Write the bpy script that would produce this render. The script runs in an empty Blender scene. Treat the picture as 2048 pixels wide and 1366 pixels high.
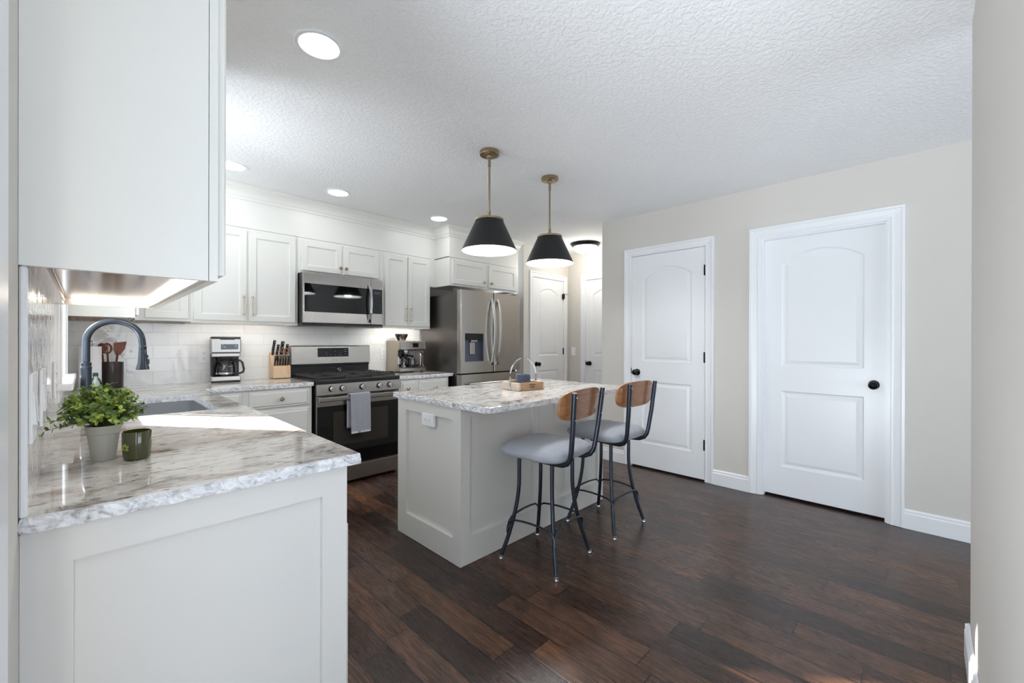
import bpy, bmesh, math, random
from math import sin, cos, pi, radians as R, sqrt
from mathutils import Vector, Matrix
SC = bpy.context.scene
COL = SC.collection
rnd = random.Random(7)

def lin(c):
    return tuple(((v/255.0)/12.92 if v/255.0 <= .04045 else ((v/255.0+.055)/1.055)**2.4) for v in c)

# ------------------------------------------------------------ camera, sky, sun, daylight, fill lamps, exposure
CX, CY, CH, YAW, PIT, ROL, FPX = 0.0904, -1.1819, 1.257, 0.7781, -0.001, -0.0024, 840.29
cam_d = bpy.data.cameras.new('camera'); cam = bpy.data.objects.new('camera', cam_d); COL.objects.link(cam)
F = Vector((cos(YAW), sin(YAW), 0)); Rt = Vector((sin(YAW), -cos(YAW), 0)); Up = Vector((0, 0, 1))
F2 = F*cos(PIT)+Up*sin(PIT); U2 = -F*sin(PIT)+Up*cos(PIT)
R3 = Rt*cos(ROL)-U2*sin(ROL); U3 = Rt*sin(ROL)+U2*cos(ROL)
cam.matrix_world = Matrix(((R3.x, U3.x, -F2.x, CX), (R3.y, U3.y, -F2.y, CY), (R3.z, U3.z, -F2.z, CH), (0, 0, 0, 1)))
cam_d.sensor_width = 36.0; cam_d.lens = FPX/2048*36.0; cam_d.clip_start = 0.02; cam_d.clip_end = 100
SC.camera = cam
W = bpy.data.worlds.new('sky'); SC.world = W; W.use_nodes = True
bg = W.node_tree.nodes['Background']; bg.inputs[0].default_value = (.72, .84, 1, 1); bg.inputs[1].default_value = 2.0
def lamp(name, kind, loc, energy, color=(1, 1, 1), size=None, size_y=None, direction=None, angle=None, spot=None, blend=.5):
    d = bpy.data.lights.new(name, kind); o = bpy.data.objects.new(name, d); COL.objects.link(o)
    d.energy = energy; d.color = color; o.location = loc
    if kind == 'AREA':
        d.shape = 'RECTANGLE' if size_y else 'DISK'; d.size = size
        if size_y: d.size_y = size_y
    if kind == 'POINT' or kind == 'SPOT':
        d.shadow_soft_size = size or .03
    if kind == 'SPOT': d.spot_size = spot; d.spot_blend = blend
    if angle is not None: d.angle = angle
    if direction is not None: o.rotation_euler = Vector(direction).to_track_quat('-Z', 'Y').to_euler()
    return o
SUN_EL = math.atan(.4746)
sd = Vector((.592*cos(SUN_EL), -.806*cos(SUN_EL), -sin(SUN_EL)))
sun = lamp('sun', 'SUN', (-4, 8, 5), 19.0, (1, .95, .88), direction=sd, angle=R(.6))
DAY = (.86, .93, 1.0)
lamp('daylight_sink_window', 'AREA', (-.16, 1.70, 1.62), 2.5, DAY, .58, .95, (1, 0, 0))
lamp('ceiling_fill_by_window', 'AREA', (-1.3, 1.7, .35), 100, DAY, 1.6, 1.2, (1, 0, .9))  # added uplight in place of yard ground bounce, brightens the ceiling
lamp('daylight_patio_door', 'AREA', (-.25, -.70, 1.05), 1.5, DAY, .95, 2.0, (1, 0, 0))
lamp('ceiling_fill_by_door', 'AREA', (-1.9, -.7, -.1), 205, DAY, 1.6, 1.6, (1, .1, .65))  # added low lamp aimed up through the door to lift the ceiling
lamp('fill_living_side', 'AREA', (2.02, -5.1, 1.05), 49, DAY, 3.3, 1.8, (0, 1, .8))  # added fill lamp behind the camera, tilted up, at an invented window
SC.view_settings.view_transform = 'Standard'; SC.view_settings.look = 'None'; SC.view_settings.gamma = 1
SC.view_settings.use_curve_mapping = False
SC.view_settings.exposure = 0.27
SC.cycles.use_denoising = True
SC.cycles.max_bounces = 14; SC.cycles.diffuse_bounces = 8; SC.cycles.glossy_bounces = 6
SC.cycles.transparent_max_bounces = 12; SC.cycles.transmission_bounces = 8
SC.cycles.sample_clamp_indirect = 8.0

# ------------------------------------------------------------ materials
def nodes(name):
    m = bpy.data.materials.new(name); m.use_nodes = True
    nt = m.node_tree; b = nt.nodes['Principled BSDF']
    return m, nt, b
def N(nt, t, **k):
    n = nt.nodes.new(t)
    for a, v in k.items(): setattr(n, a, v)
    return n
def L(nt, a, b): nt.links.new(a, b)
def mth(nt, op, a, b=None, c=None):
    n = N(nt, 'ShaderNodeMath', operation=op)
    for i, v in enumerate((a, b, c)):
        if v is None: continue
        if hasattr(v, 'links'): L(nt, v, n.inputs[i])
        else: n.inputs[i].default_value = v
    return n.outputs[0]
def mix(nt, f, a, b, bt='MIX'):
    n = N(nt, 'ShaderNodeMix', data_type='RGBA', blend_type=bt)
    for s, v in ((n.inputs[0], f), (n.inputs[6], a), (n.inputs[7], b)):
        if hasattr(v, 'links'): L(nt, v, s)
        elif isinstance(v, tuple): s.default_value = v if len(v) == 4 else (*v, 1)
        else: s.default_value = v
    return n.outputs[2]
def ramp(nt, f, pts):
    n = N(nt, 'ShaderNodeValToRGB'); e = n.color_ramp.elements
    while len(e) < len(pts): e.new(.5)
    for i, (p, c) in enumerate(pts):
        e[i].position = p; e[i].color = (*c, 1) if len(c) == 3 else c
    L(nt, f, n.inputs[0]); return n.outputs[0]
def coords(nt, kind='Object'): return N(nt, 'ShaderNodeTexCoord').outputs[kind]
def mapped(nt, v, scale=(1, 1, 1), rot=(0, 0, 0), loc=(0, 0, 0)):
    n = N(nt, 'ShaderNodeMapping'); L(nt, v, n.inputs[0])
    n.inputs['Scale'].default_value = scale; n.inputs['Rotation'].default_value = rot; n.inputs['Location'].default_value = loc
    return n.outputs[0]
def noise(nt, v, scale, detail=2, rough=.5, dist=0):
    n = N(nt, 'ShaderNodeTexNoise'); L(nt, v, n.inputs['Vector'])
    n.inputs['Scale'].default_value = scale; n.inputs['Detail'].default_value = detail
    n.inputs['Roughness'].default_value = rough; n.inputs['Distortion'].default_value = dist
    return n.outputs['Fac']
def bump(nt, b, h, strength, dist, prev=None):
    n = N(nt, 'ShaderNodeBump'); n.inputs['Strength'].default_value = strength; n.inputs['Distance'].default_value = dist
    L(nt, h, n.inputs['Height'])
    if prev is not None: L(nt, prev, n.inputs['Normal'])
    L(nt, n.outputs[0], b.inputs['Normal']); return n.outputs[0]
MATS = {}
def mat(name, col, rough=.5, metal=0, coat=0, spec=None, nscale=0, nstr=.1, ndist=.002, emit=None, estr=1, aniso=None, tvar=0, stretch=(1, 1, 1), sheen=0):
    if name in MATS: return MATS[name]
    m, nt, b = nodes(name)
    c = lin(col) if max(col) > 1 else col
    b.inputs['Base Color'].default_value = (*c, 1); b.inputs['Roughness'].default_value = rough; b.inputs['Metallic'].default_value = metal
    if coat: b.inputs['Coat Weight'].default_value = coat; b.inputs['Coat Roughness'].default_value = .05
    if spec is not None: b.inputs['Specular IOR Level'].default_value = spec
    if sheen: b.inputs['Sheen Weight'].default_value = sheen
    v = mapped(nt, coords(nt), stretch)
    if tvar:
        f = noise(nt, v, 6, 4)
        L(nt, mix(nt, f, tuple(x*(1-tvar) for x in c), tuple(min(1, x*(1+tvar)) for x in c)), b.inputs['Base Color'])
    if nscale: bump(nt, b, noise(nt, v, nscale, 3), nstr, ndist)
    if emit: b.inputs['Emission Color'].default_value = (*(lin(emit) if max(emit) > 1 else emit), 1); b.inputs['Emission Strength'].default_value = estr
    MATS[name] = m; return m

WHITE = mat('white painted cabinet', (236, 236, 231), .32, tvar=.012)
TRIM = mat('white trim paint', (240, 242, 244), .3, tvar=.01)
GREIGE = mat('greige painted cabinet', (222, 221, 216), .38, tvar=.015)
WALLP = mat('greige wall paint', (214, 210, 203), .75, nscale=260, nstr=.25, ndist=.0008, tvar=.012)
DARKGAP = mat('gap shade and gasket black', (14, 14, 15), .8, tvar=.1)  # near-black that paints shade into gaps and slots; also the gasket colour
STEEL = mat('brushed stainless steel', (184, 180, 175), .27, 1, nscale=90, nstr=.06, ndist=.0006, stretch=(.3, .3, 30), tvar=.03)
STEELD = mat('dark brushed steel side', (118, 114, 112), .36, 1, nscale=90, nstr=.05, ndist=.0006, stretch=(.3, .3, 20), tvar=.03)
CHROME = mat('polished chrome', (225, 228, 232), .08, 1, tvar=.02)
BRASS = mat('antique brass', (166, 148, 122), .26, 1, tvar=.06)
CHAMP = mat('champagne nickel', (196, 182, 160), .24, 1, tvar=.04)
BLACKG = mat('black gloss glass', (9, 9, 10), .04, spec=.6, tvar=.05)
BLACKM = mat('matte black enamel', (22, 22, 23), .42, nscale=120, nstr=.05, ndist=.0005, tvar=.06)
BLACKP = mat('black plastic', (20, 20, 21), .3, tvar=.06)
IRON = mat('cast iron grate', (48, 46, 45), .55, nscale=300, nstr=.3, ndist=.0006, tvar=.1)
BRONZE = mat('oil rubbed black bronze', (24, 23, 24), .22, .6, tvar=.1)
GUN = mat('dark blue gunmetal', (62, 68, 78), .34, .75, tvar=.04)
FAUC = mat('matte gunmetal faucet', (66, 72, 80), .3, .8, tvar=.05)
PAPER = mat('paper towel', (240, 240, 242), .9, nscale=240, nstr=.3, ndist=.001, tvar=.02)
PLASTW = mat('white plastic', (242, 243, 244), .28, tvar=.01)
SINKM = mat('sink composite grey', (150, 152, 154), .4, .4, tvar=.03)
GLOWM = mat('lit diffuser', (255, 255, 255), .5, emit=(250, 252, 255), estr=9, tvar=.01)
GLOWB = mat('lit frosted glass bowl', (250, 250, 248), .3, emit=(255, 248, 236), estr=5, tvar=.01)
LEDM = mat('led tape', (255, 250, 235), .5, emit=(255, 246, 230), estr=4.5, tvar=.01)
SHADEIN = mat('white enamel shade lining', (246, 247, 250), .4, tvar=.01)

def wood(name, c1, c2, scale=(1, 14, 14), rough=.4, s=6, coat=0):
    m, nt, b = nodes(name)
    v = mapped(nt, coords(nt), scale)
    f = noise(nt, v, s, 6, .6, .8)
    L(nt, ramp(nt, f, [(.3, lin(c1)), (.7, lin(c2))]), b.inputs['Base Color'])
    b.inputs['Roughness'].default_value = rough
    if coat: b.inputs['Coat Weight'].default_value = coat; b.inputs['Coat Roughness'].default_value = .15
    bump(nt, b, f, .08, .001)
    return m
STOOLW = wood('walnut stained plywood', (138, 90, 54), (172, 120, 78), (1, 1, 9), .3, 7, .3)
STOOLE = wood('pale ply edge', (146, 116, 96), (168, 138, 118), (1, 1, 30), .35)
BLOCKW = wood('light beech', (216, 182, 146), (232, 204, 170), (14, 14, 1.2), .45)
TRAYW = wood('reclaimed tray board', (150, 116, 84), (184, 152, 116), (1.2, 12, 12), .6, 9)
TRAYWL = wood('pale tray board', (196, 178, 160), (222, 208, 192), (8, 1.2, 12), .6, 9)
UTENW = wood('reddish utensil wood', (96, 46, 28), (138, 74, 48), (8, 8, 1), .45)
UNDERW = wood('cabinet underside veneer', (150, 116, 92), (186, 154, 130), (10, 1, 1), .16, 5, .6)

def m_ceiling():
    m, nt, b = nodes('knockdown ceiling'); b.inputs['Base Color'].default_value = (*lin((243, 244, 245)), 1); b.inputs['Roughness'].default_value = .85
    v = coords(nt); n1 = noise(nt, v, 46, 3, .5, .6); n2 = noise(nt, v, 130, 3, .6)
    s = mth(nt, 'ADD', ramp(nt, n1, [(.42, (0, 0, 0)), (.58, (1, 1, 1))]), mth(nt, 'MULTIPLY', n2, .7))
    bump(nt, b, s, .5, .0035); return m
def m_floor():
    m, nt, b = nodes('dark hand scraped walnut planks')
    v = coords(nt); s = N(nt, 'ShaderNodeSeparateXYZ'); L(nt, v, s.inputs[0]); x, y = s.outputs[0], s.outputs[1]
    u = mth(nt, 'DIVIDE', mth(nt, 'SUBTRACT', x, 1.464-12.5), .125); i = mth(nt, 'FLOOR', u); fu = mth(nt, 'FRACT', u)
    wn = N(nt, 'ShaderNodeTexWhiteNoise', noise_dimensions='1D'); L(nt, i, wn.inputs['W'])
    ln = mth(nt, 'ADD', mth(nt, 'MULTIPLY', wn.outputs['Value'], .5), .55)
    w = mth(nt, 'ADD', mth(nt, 'DIVIDE', y, ln), mth(nt, 'MULTIPLY', wn.outputs['Value'], 37.0)); j = mth(nt, 'FLOOR', w); fw = mth(nt, 'FRACT', w)
    cb = N(nt, 'ShaderNodeCombineXYZ'); L(nt, i, cb.inputs[0]); L(nt, j, cb.inputs[1])
    w2 = N(nt, 'ShaderNodeTexWhiteNoise', noise_dimensions='3D'); L(nt, cb.outputs[0], w2.inputs['Vector'])
    base = ramp(nt, w2.outputs['Value'], [(0, lin((50, 34, 28))), (.2, lin((72, 49, 39))), (.6, lin((92, 64, 50))), (.9, lin((102, 71, 53))), (.97, lin((112, 76, 52))), (1, lin((136, 88, 52)))])
    off = N(nt, 'ShaderNodeVectorMath', operation='MULTIPLY'); L(nt, w2.outputs['Color'], off.inputs[0]); off.inputs[1].default_value = (20, 20, 20)
    va = N(nt, 'ShaderNodeVectorMath', operation='ADD'); L(nt, v, va.inputs[0]); L(nt, off.outputs[0], va.inputs[1])
    g = noise(nt, mapped(nt, va.outputs[0], (30, 1.8, 1)), 3.2, 9, .72, .8)
    g2 = noise(nt, mapped(nt, va.outputs[0], (6, 1.8, 1)), 1.5, 6, .62, 1.4)
    gg = noise(nt, mapped(nt, va.outputs[0], (90, 4, 1)), 3, 5, .7)
    c = mix(nt, ramp(nt, g, [(.36, (.62, .62, .62)), (.58, (0, 0, 0))]), base, lin((40, 26, 20)))
    c = mix(nt, ramp(nt, gg, [(.54, (0, 0, 0)), (.74, (.35, .35, .35))]), c, lin((116, 86, 68)))
    c = mix(nt, ramp(nt, g2, [(.44, (0, 0, 0)), (.68, (.75, .75, .75))]), c, lin((36, 25, 21)))
    dk = noise(nt, mapped(nt, va.outputs[0], (60, 20, 1)), 2.2, 4, .68)
    c = mix(nt, ramp(nt, dk, [(.58, (0, 0, 0)), (.68, (.6, .6, .6))]), c, lin((26, 17, 14)))
    eu = mth(nt, 'MINIMUM', fu, mth(nt, 'SUBTRACT', 1, fu)); ew = mth(nt, 'MULTIPLY', mth(nt, 'MINIMUM', fw, mth(nt, 'SUBTRACT', 1, fw)), mth(nt, 'MULTIPLY', ln, 8.0))
    e = mth(nt, 'MINIMUM', eu, ew)
    line = ramp(nt, e, [(.013, (1, 1, 1)), (.028, (.0, .0, .0))])
    c = mix(nt, mth(nt, 'MULTIPLY', line, .92), c, lin((10, 7, 6)))
    L(nt, c, b.inputs['Base Color'])
    L(nt, ramp(nt, g, [(.2, (.20, .20, .20)), (.8, (.34, .34, .34))]), b.inputs['Roughness'])
    b.inputs['Specular IOR Level'].default_value = .5
    scr = noise(nt, mapped(nt, va.outputs[0], (2, 30, 1)), 1.3, 2, .5)
    h = mth(nt, 'ADD', mth(nt, 'MULTIPLY', scr, .55), mth(nt, 'MULTIPLY', g, .25))
    h = mth(nt, 'SUBTRACT', h, mth(nt, 'MULTIPLY', line, .25))
    bump(nt, b, h, .4, .002); return m
def m_granite():
    m, nt, b = nodes('cream and taupe granite')
    v = coords(nt)
    A_ = noise(nt, mapped(nt, v, (1, 1.6, 1.3), (0, 0, R(-14))), 5.0, 11, .74, .9)
    B_ = noise(nt, mapped(nt, v, (1, 2.3, 1.5), (0, 0, R(-18))), 19, 9, .76, .7)
    cl = noise(nt, mapped(nt, v, (1, 1.6, 1)), 2.2, 5, .6, .8)
    ru = noise(nt, mapped(nt, v, (1, 3, 1), (0, 0, R(-12)), (4, 2, 0)), 3.4, 6, .62, 1.2)
    sp = noise(nt, v, 95, 4, .7)
    c = ramp(nt, A_, [(.33, lin((118, 104, 95))), (.41, lin((166, 155, 146))), (.46, lin((202, 197, 190))), (.55, lin((218, 215, 209))), (.68, lin((228, 226, 222)))])
    c = mix(nt, ramp(nt, cl, [(.48, (0, 0, 0)), (.66, (.6, .6, .6))]), c, lin((236, 235, 232)))
    c = mix(nt, ramp(nt, B_, [(.37, (.95, .95, .95)), (.46, (0, 0, 0))]), c, lin((104, 93, 87)))
    c = mix(nt, ramp(nt, B_, [(.56, (0, 0, 0)), (.66, (.7, .7, .7))]), c, lin((238, 237, 234)))
    c = mix(nt, ramp(nt, ru, [(.58, (0, 0, 0)), (.68, (.6, .6, .6))]), c, lin((156, 118, 92)))
    c = mix(nt, ramp(nt, sp, [(.28, (.8, .8, .8)), (.35, (0, 0, 0))]), c, lin((62, 58, 58)))
    # the broken rock edge is unpolished and whiter
    gn = N(nt, 'ShaderNodeNewGeometry'); s = N(nt, 'ShaderNodeSeparateXYZ'); L(nt, gn.outputs['True Normal'], s.inputs[0])
    edge = ramp(nt, s.outputs[2], [(.75, (1, 1, 1)), (.95, (0, 0, 0))])
    e1 = noise(nt, v, 34, 8, .72, 1.2)
    ec = ramp(nt, e1, [(.30, lin((120, 120, 124))), (.40, lin((188, 188, 190))), (.50, lin((226, 227, 230))), (.6, lin((244, 245, 247)))])
    c = mix(nt, edge, c, ec)
    L(nt, c, b.inputs['Base Color'])
    L(nt, mix(nt, edge, (.045, .045, .045), (.42, .42, .42)), b.inputs['Roughness'])
    b.inputs['Specular IOR Level'].default_value = .55
    hb = mth(nt, 'MULTIPLY', e1, edge); bump(nt, b, hb, .5, .004)
    return m
def m_tile(name, axis):
    m, nt, b = nodes(name)
    v = coords(nt); s = N(nt, 'ShaderNodeSeparateXYZ'); L(nt, v, s.inputs[0])
    cb = N(nt, 'ShaderNodeCombineXYZ'); L(nt, s.outputs[axis], cb.inputs[0]); L(nt, mth(nt, 'SUBTRACT', s.outputs[2], .914-.002), cb.inputs[1])
    br = N(nt, 'ShaderNodeTexBrick'); L(nt, cb.outputs[0], br.inputs['Vector']); br.inputs['Scale'].default_value = 1
    br.inputs['Brick Width'].default_value = .305; br.inputs['Row Height'].default_value = .102; br.inputs['Mortar Size'].default_value = .0016
    br.inputs['Mortar Smooth'].default_value = .3
    br.inputs['Color1'].default_value = (*lin((237, 238, 237)), 1); br.inputs['Color2'].default_value = (*lin((243, 244, 243)), 1); br.inputs['Mortar'].default_value = (*lin((222, 222, 219)), 1)
    L(nt, br.outputs['Color'], b.inputs['Base Color']); b.inputs['Roughness'].default_value = .06
    wv = noise(nt, mapped(nt, v, (1, 1, 1)), 13, 2, .5, .4)
    b1 = bump(nt, b, wv, .5, .006)
    bump(nt, b, mth(nt, 'SUBTRACT', 1, br.outputs['Fac']), .6, .002, b1)
    return m
def m_window_glass():
    m, nt, b = nodes('clear window glass'); nt.nodes.remove(b); out = nt.nodes['Material Output']
    t = N(nt, 'ShaderNodeBsdfTransparent'); g = N(nt, 'ShaderNodeBsdfGlossy'); g.inputs['Roughness'].default_value = .02
    x = N(nt, 'ShaderNodeMixShader'); x.inputs[0].default_value = .06
    L(nt, t.outputs[0], x.inputs[1]); L(nt, g.outputs[0], x.inputs[2]); L(nt, x.outputs[0], out.inputs[0]); return m
def m_glass(name, col, rough=.02, tint=.25):
    m, nt, b = nodes(name); out = nt.nodes['Material Output']; nt.nodes.remove(b)
    t = N(nt, 'ShaderNodeBsdfTransparent'); t.inputs[0].default_value = (*col, 1); g = N(nt, 'ShaderNodeBsdfGlossy'); g.inputs['Roughness'].default_value = rough
    fr = N(nt, 'ShaderNodeFresnel'); fr.inputs[0].default_value = 1.5
    x = N(nt, 'ShaderNodeMixShader'); L(nt, mth(nt, 'ADD', fr.outputs[0], tint*.2), x.inputs[0])
    L(nt, t.outputs[0], x.inputs[1]); L(nt, g.outputs[0], x.inputs[2]); L(nt, x.outputs[0], out.inputs[0]); return m
def m_fabric(name, c1, c2, scale=380, b_=.4):
    m, nt, b = nodes(name); v = coords(nt)
    n1 = noise(nt, mapped(nt, v, (1, 3, 1)), scale, 2, .6); n2 = noise(nt, mapped(nt, v, (3, 1, 1)), scale, 2, .6); n3 = noise(nt, v, 9, 3)
    f = mth(nt, 'ADD', mth(nt, 'MULTIPLY', mth(nt, 'ADD', n1, n2), .42), mth(nt, 'MULTIPLY', n3, .16))
    L(nt, ramp(nt, f, [(.38, lin(c1)), (.62, lin(c2))]), b.inputs['Base Color']); b.inputs['Roughness'].default_value = .9
    b.inputs['Sheen Weight'].default_value = .2; bump(nt, b, f, b_, .002); return m
def m_towel():
    m, nt, b = nodes('ribbed cotton towel'); v = coords(nt)
    w = N(nt, 'ShaderNodeTexWave', bands_direction='Z'); L(nt, v, w.inputs['Vector']); w.inputs['Scale'].default_value = 42; w.inputs['Distortion'].default_value = 1.5; w.inputs['Detail'].default_value = 2
    n1 = noise(nt, v, 300, 2)
    f = mth(nt, 'ADD', mth(nt, 'MULTIPLY', w.outputs['Fac'], .55), mth(nt, 'MULTIPLY', n1, .45))
    L(nt, ramp(nt, f, [(.25, lin((128, 130, 140))), (.75, lin((184, 186, 194)))]), b.inputs['Base Color']); b.inputs['Roughness'].default_value = .95
    bump(nt, b, f, .6, .003); return m
CEIL = m_ceiling(); FLOOR = m_floor(); GRAN = m_granite(); TILEB = m_tile('glossy white tile back', 0); TILEL = m_tile('glossy white tile left', 1)
WGLASS = m_window_glass(); CARAFE = m_glass('carafe glass', (.62, .62, .64)); HOPPER = m_glass('smoked hopper plastic', (.62, .52, .46), tint=.5); BOTTLEG = m_glass('clear bottle', (.86, .93, .9))
SEATF = m_fabric('grey woven seat fabric', (136, 140, 148), (184, 188, 196)); TOWELM = m_towel()
NAVY = m_fabric('navy dimpled wax holder', (46, 54, 74), (104, 114, 134), 120, .8)
LEAF, nt_, b_ = nodes('artificial boxwood leaf')
oi = N(nt_, 'ShaderNodeTexCoord'); f_ = noise(nt_, oi.outputs['Object'], 34, 2)
L(nt_, ramp(nt_, f_, [(.30, lin((70, 94, 54))), (.48, lin((112, 142, 62))), (.64, lin((178, 196, 88)))]), b_.inputs['Base Color']); b_.inputs['Roughness'].default_value = .42
POTM = mat('weathered cement pot', (172, 170, 160), .9, nscale=120, nstr=.3, ndist=.001, tvar=.07)
OLIVE = mat('olive candle glass', (58, 60, 20), .06, coat=.6, tvar=.06)
OLIVEI = mat('olive glass inside', (128, 130, 64), .2, tvar=.08)
WAX = mat('candle wax', (206, 204, 150), .5, tvar=.04)
GOLDD = mat('embossed gold sprig', (150, 150, 66), .4, tvar=.05)
CROCK = mat('dark stoneware crock', (66, 60, 58), .22, .5, tvar=.25)
SIGNK = mat('burnt lettering', (38, 22, 10), .8, tvar=.1)
SCREEN = mat('dark control glass', (20, 21, 24), .08, tvar=.1)
MARK = mat('printed white marks', (190, 192, 200), .5, tvar=.03)
REDH = mat('copper brown scissor ring', (150, 92, 74), .4, tvar=.05)
GLOVE = mat('fridge recess grey', (92, 96, 112), .3, .5, tvar=.05)

# ------------------------------------------------------------ mesh building
WM = {}
class MB:
    def __init__(s): s.bm = bmesh.new()
    def box(s, x0, x1, y0, y1, z0, z1, bev=0, seg=1):
        r = bmesh.ops.create_cube(s.bm, size=1)
        for v in r['verts']:
            v.co = Vector(((x0+x1)/2+v.co.x*(x1-x0), (y0+y1)/2+v.co.y*(y1-y0), (z0+z1)/2+v.co.z*(z1-z0)))
        if bev:
            es = {e for v in r['verts'] for e in v.link_edges}
            bmesh.ops.bevel(s.bm, geom=list(es), offset=bev, segments=seg, affect='EDGES', profile=.5)
        return s
    def loops(s, ls, cap0=True, cap1=True, closed=True):
        vs = [[s.bm.verts.new(p) for p in l] for l in ls]; n = len(vs[0])
        for a, b in zip(vs, vs[1:]):
            for i in range(n if closed else n-1):
                j = (i+1) % n
                try: s.bm.faces.new((a[i], a[j], b[j], b[i]))
                except ValueError: pass
        if cap0: s.bm.faces.new(list(reversed(vs[0])))
        if cap1: s.bm.faces.new(vs[-1])
        return s
    def lathe(s, prof, c=(0, 0, 0), seg=24, cap0=False, cap1=False, axis='Z'):
        ls = []
        for r, z in prof:
            l = []
            for i in range(seg):
                a = 2*pi*i/seg; p = (r*cos(a), r*sin(a), z)
                if axis == 'Y': p = (p[0], -p[2], p[1])
                if axis == 'X': p = (-p[2], p[0], p[1])
                l.append((c[0]+p[0], c[1]+p[1], c[2]+p[2]))
            ls.append(l)
        return s.loops(ls, cap0, cap1)
    def tube(s, pts, r, seg=10, closed=False, flat=None):
        pts = [Vector(p) for p in pts]; n = len(pts); ls = []; up = None
        rs = r if isinstance(r, (list, tuple)) else [r]*n
        for i, p in enumerate(pts):
            if closed: t = (pts[(i+1) % n]-pts[i-1]).normalized()
            else: t = (pts[min(i+1, n-1)]-pts[max(i-1, 0)]).normalized()
            if up is None:
                up = Vector((0, 0, 1)) if abs(t.z) < .9 else Vector((1, 0, 0))
                if flat: up = Vector(flat)
            u = (up-t*up.dot(t))
            if u.length < 1e-4: u = Vector((0, 1, 0))
            u.normalize(); w = t.cross(u); up = u
            ls.append([p+(u*cos(2*pi*k/seg)+w*sin(2*pi*k/seg))*rs[i] for k in range(seg)])
        if closed: ls.append(ls[0]); return s.loops(ls, False, False)
        return s.loops(ls)
    def strap(s, pts, wdir, w, t):
        pts = [Vector(p) for p in pts]; wd = Vector(wdir).normalized(); ls = []
        for i, p in enumerate(pts):
            tg = (pts[min(i+1, len(pts)-1)]-pts[max(i-1, 0)]).normalized(); nn = tg.cross(wd).normalized()
            ls.append([p+wd*w/2+nn*t/2, p-wd*w/2+nn*t/2, p-wd*w/2-nn*t/2, p+wd*w/2-nn*t/2])
        return s.loops(ls)
    def sphere(s, c, r, seg=14, sc=(1, 1, 1)):
        q = bmesh.ops.create_uvsphere(s.bm, u_segments=seg, v_segments=max(6, seg//2), radius=r)
        for v in q['verts']: v.co = Vector((c[0]+v.co.x*sc[0], c[1]+v.co.y*sc[1], c[2]+v.co.z*sc[2]))
        return s
    def prism(s, poly, a0, a1, axis='X'):
        def P(p, a):
            return {'X': (a, p[0], p[1]), 'Y': (p[0], a, p[1]), 'Z': (p[0], p[1], a)}[axis]
        return s.loops([[P(p, a0) for p in poly], [P(p, a1) for p in poly]])
    def quad(s, pts): s.bm.faces.new([s.bm.verts.new(p) for p in pts]); return s
    def build(s, name, m, parent=None, world=False, smooth=False, loc=None):
        bmesh.ops.recalc_face_normals(s.bm, faces=s.bm.faces)
        if parent is not None and world: s.bm.transform(WM[parent].inverted())
        if loc is not None: s.bm.transform(Matrix.Translation(-Vector(loc)))
        me = bpy.data.meshes.new(name); s.bm.to_mesh(me); s.bm.free()
        me.materials.append(m)
        if smooth:
            me.shade_smooth()
            try: me.set_sharp_from_angle(angle=R(smooth if smooth is not True else 40))
            except Exception: pass
        o = bpy.data.objects.new(name, me); COL.objects.link(o)
        if parent is not None: o.parent = parent; WM[o] = WM[parent]
        else:
            if loc is not None: o.location = loc
            WM[o] = Matrix.Translation(Vector(loc or (0, 0, 0)))
        return o
def tag(o, label=None, cat=None, group=None, kind=None):
    if label: o['label'] = label
    if cat: o['category'] = cat
    if group: o['group'] = group
    if kind: o['kind'] = kind
    return o
def thing(name, label, cat, loc=(0, 0, 0), rz=0, group=None, kind=None):
    o = bpy.data.objects.new(name, None); COL.objects.link(o); o.empty_display_size = .05
    o.location = loc; o.rotation_euler = (0, 0, rz); WM[o] = Matrix.Translation(Vector(loc)) @ Matrix.Rotation(rz, 4, 'Z')
    return tag(o, label, cat, group, kind)
def copy_tree(o, parent=None):
    c = o.copy(); COL.objects.link(c)
    if parent is not None: c.parent = parent
    for ch in list(o.children): copy_tree(ch, c)
    return c
def struct(name, mb, m, **k):
    o = mb.build(name, m, **k); o['kind'] = 'structure'; return o

# ------------------------------------------------------------ the room
H = 2.524; XR = 3.982; YB = 3.1; YN = -1.31; YH = 2.54; XH = 5.03; XN = 2.56; Y1 = 1.298; YS = -4.6; CT = .914; CZ = .882
struct('floor', MB().box(-.14, 5.2, YS-.14, YB+.14, -.08, 0), FLOOR)
struct('ceiling', MB().box(-.14, 5.2, YS-.14, YB+.14, H, H+.1), CEIL)
# left wall with sink window and glazed patio door; thickness 0.13
WY0, WY1, WZ0, WZ1 = 1.385, 2.025, 1.075, 2.19
DY0, DY1, DZ1 = -1.17, -.335, 2.08
b = MB()
for (y0, y1, z0, z1) in ((YS-.13, DY0, 0, H), (DY0, DY1, DZ1, H), (DY1, WY0, 0, H), (WY0, WY1, 0, WZ0), (WY0, WY1, WZ1, H), (WY1, YB+.13, 0, H)):
    b.box(-.13, 0, y0, y1, z0, z1)
struct('wall_left', b, WALLP)
struct('wall_back', MB().box(0, XR+.1, YB, YB+.13, 0, H), WALLP)
DJ = 2.117
b = MB().box(XR+.09, XR+.14, YS, Y1, 0, H)
for (y0, y1, z0) in ((YS, -1.0093, 0), (-1.0093, -.2045, DJ), (-.2045, .2226, 0), (.2226, .9514, DJ), (.9514, Y1, 0)): b.box(XR, XR+.09, y0, y1, z0, H)
struct('wall_right', b, WALLP)
struct('wall_recess', MB().box(XR+.14, XH+.12, Y1-.12, Y1, 0, H), WALLP)
b = MB().box(XR+.1, XH, YH+.09, YH+.13, 0, H)
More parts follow.
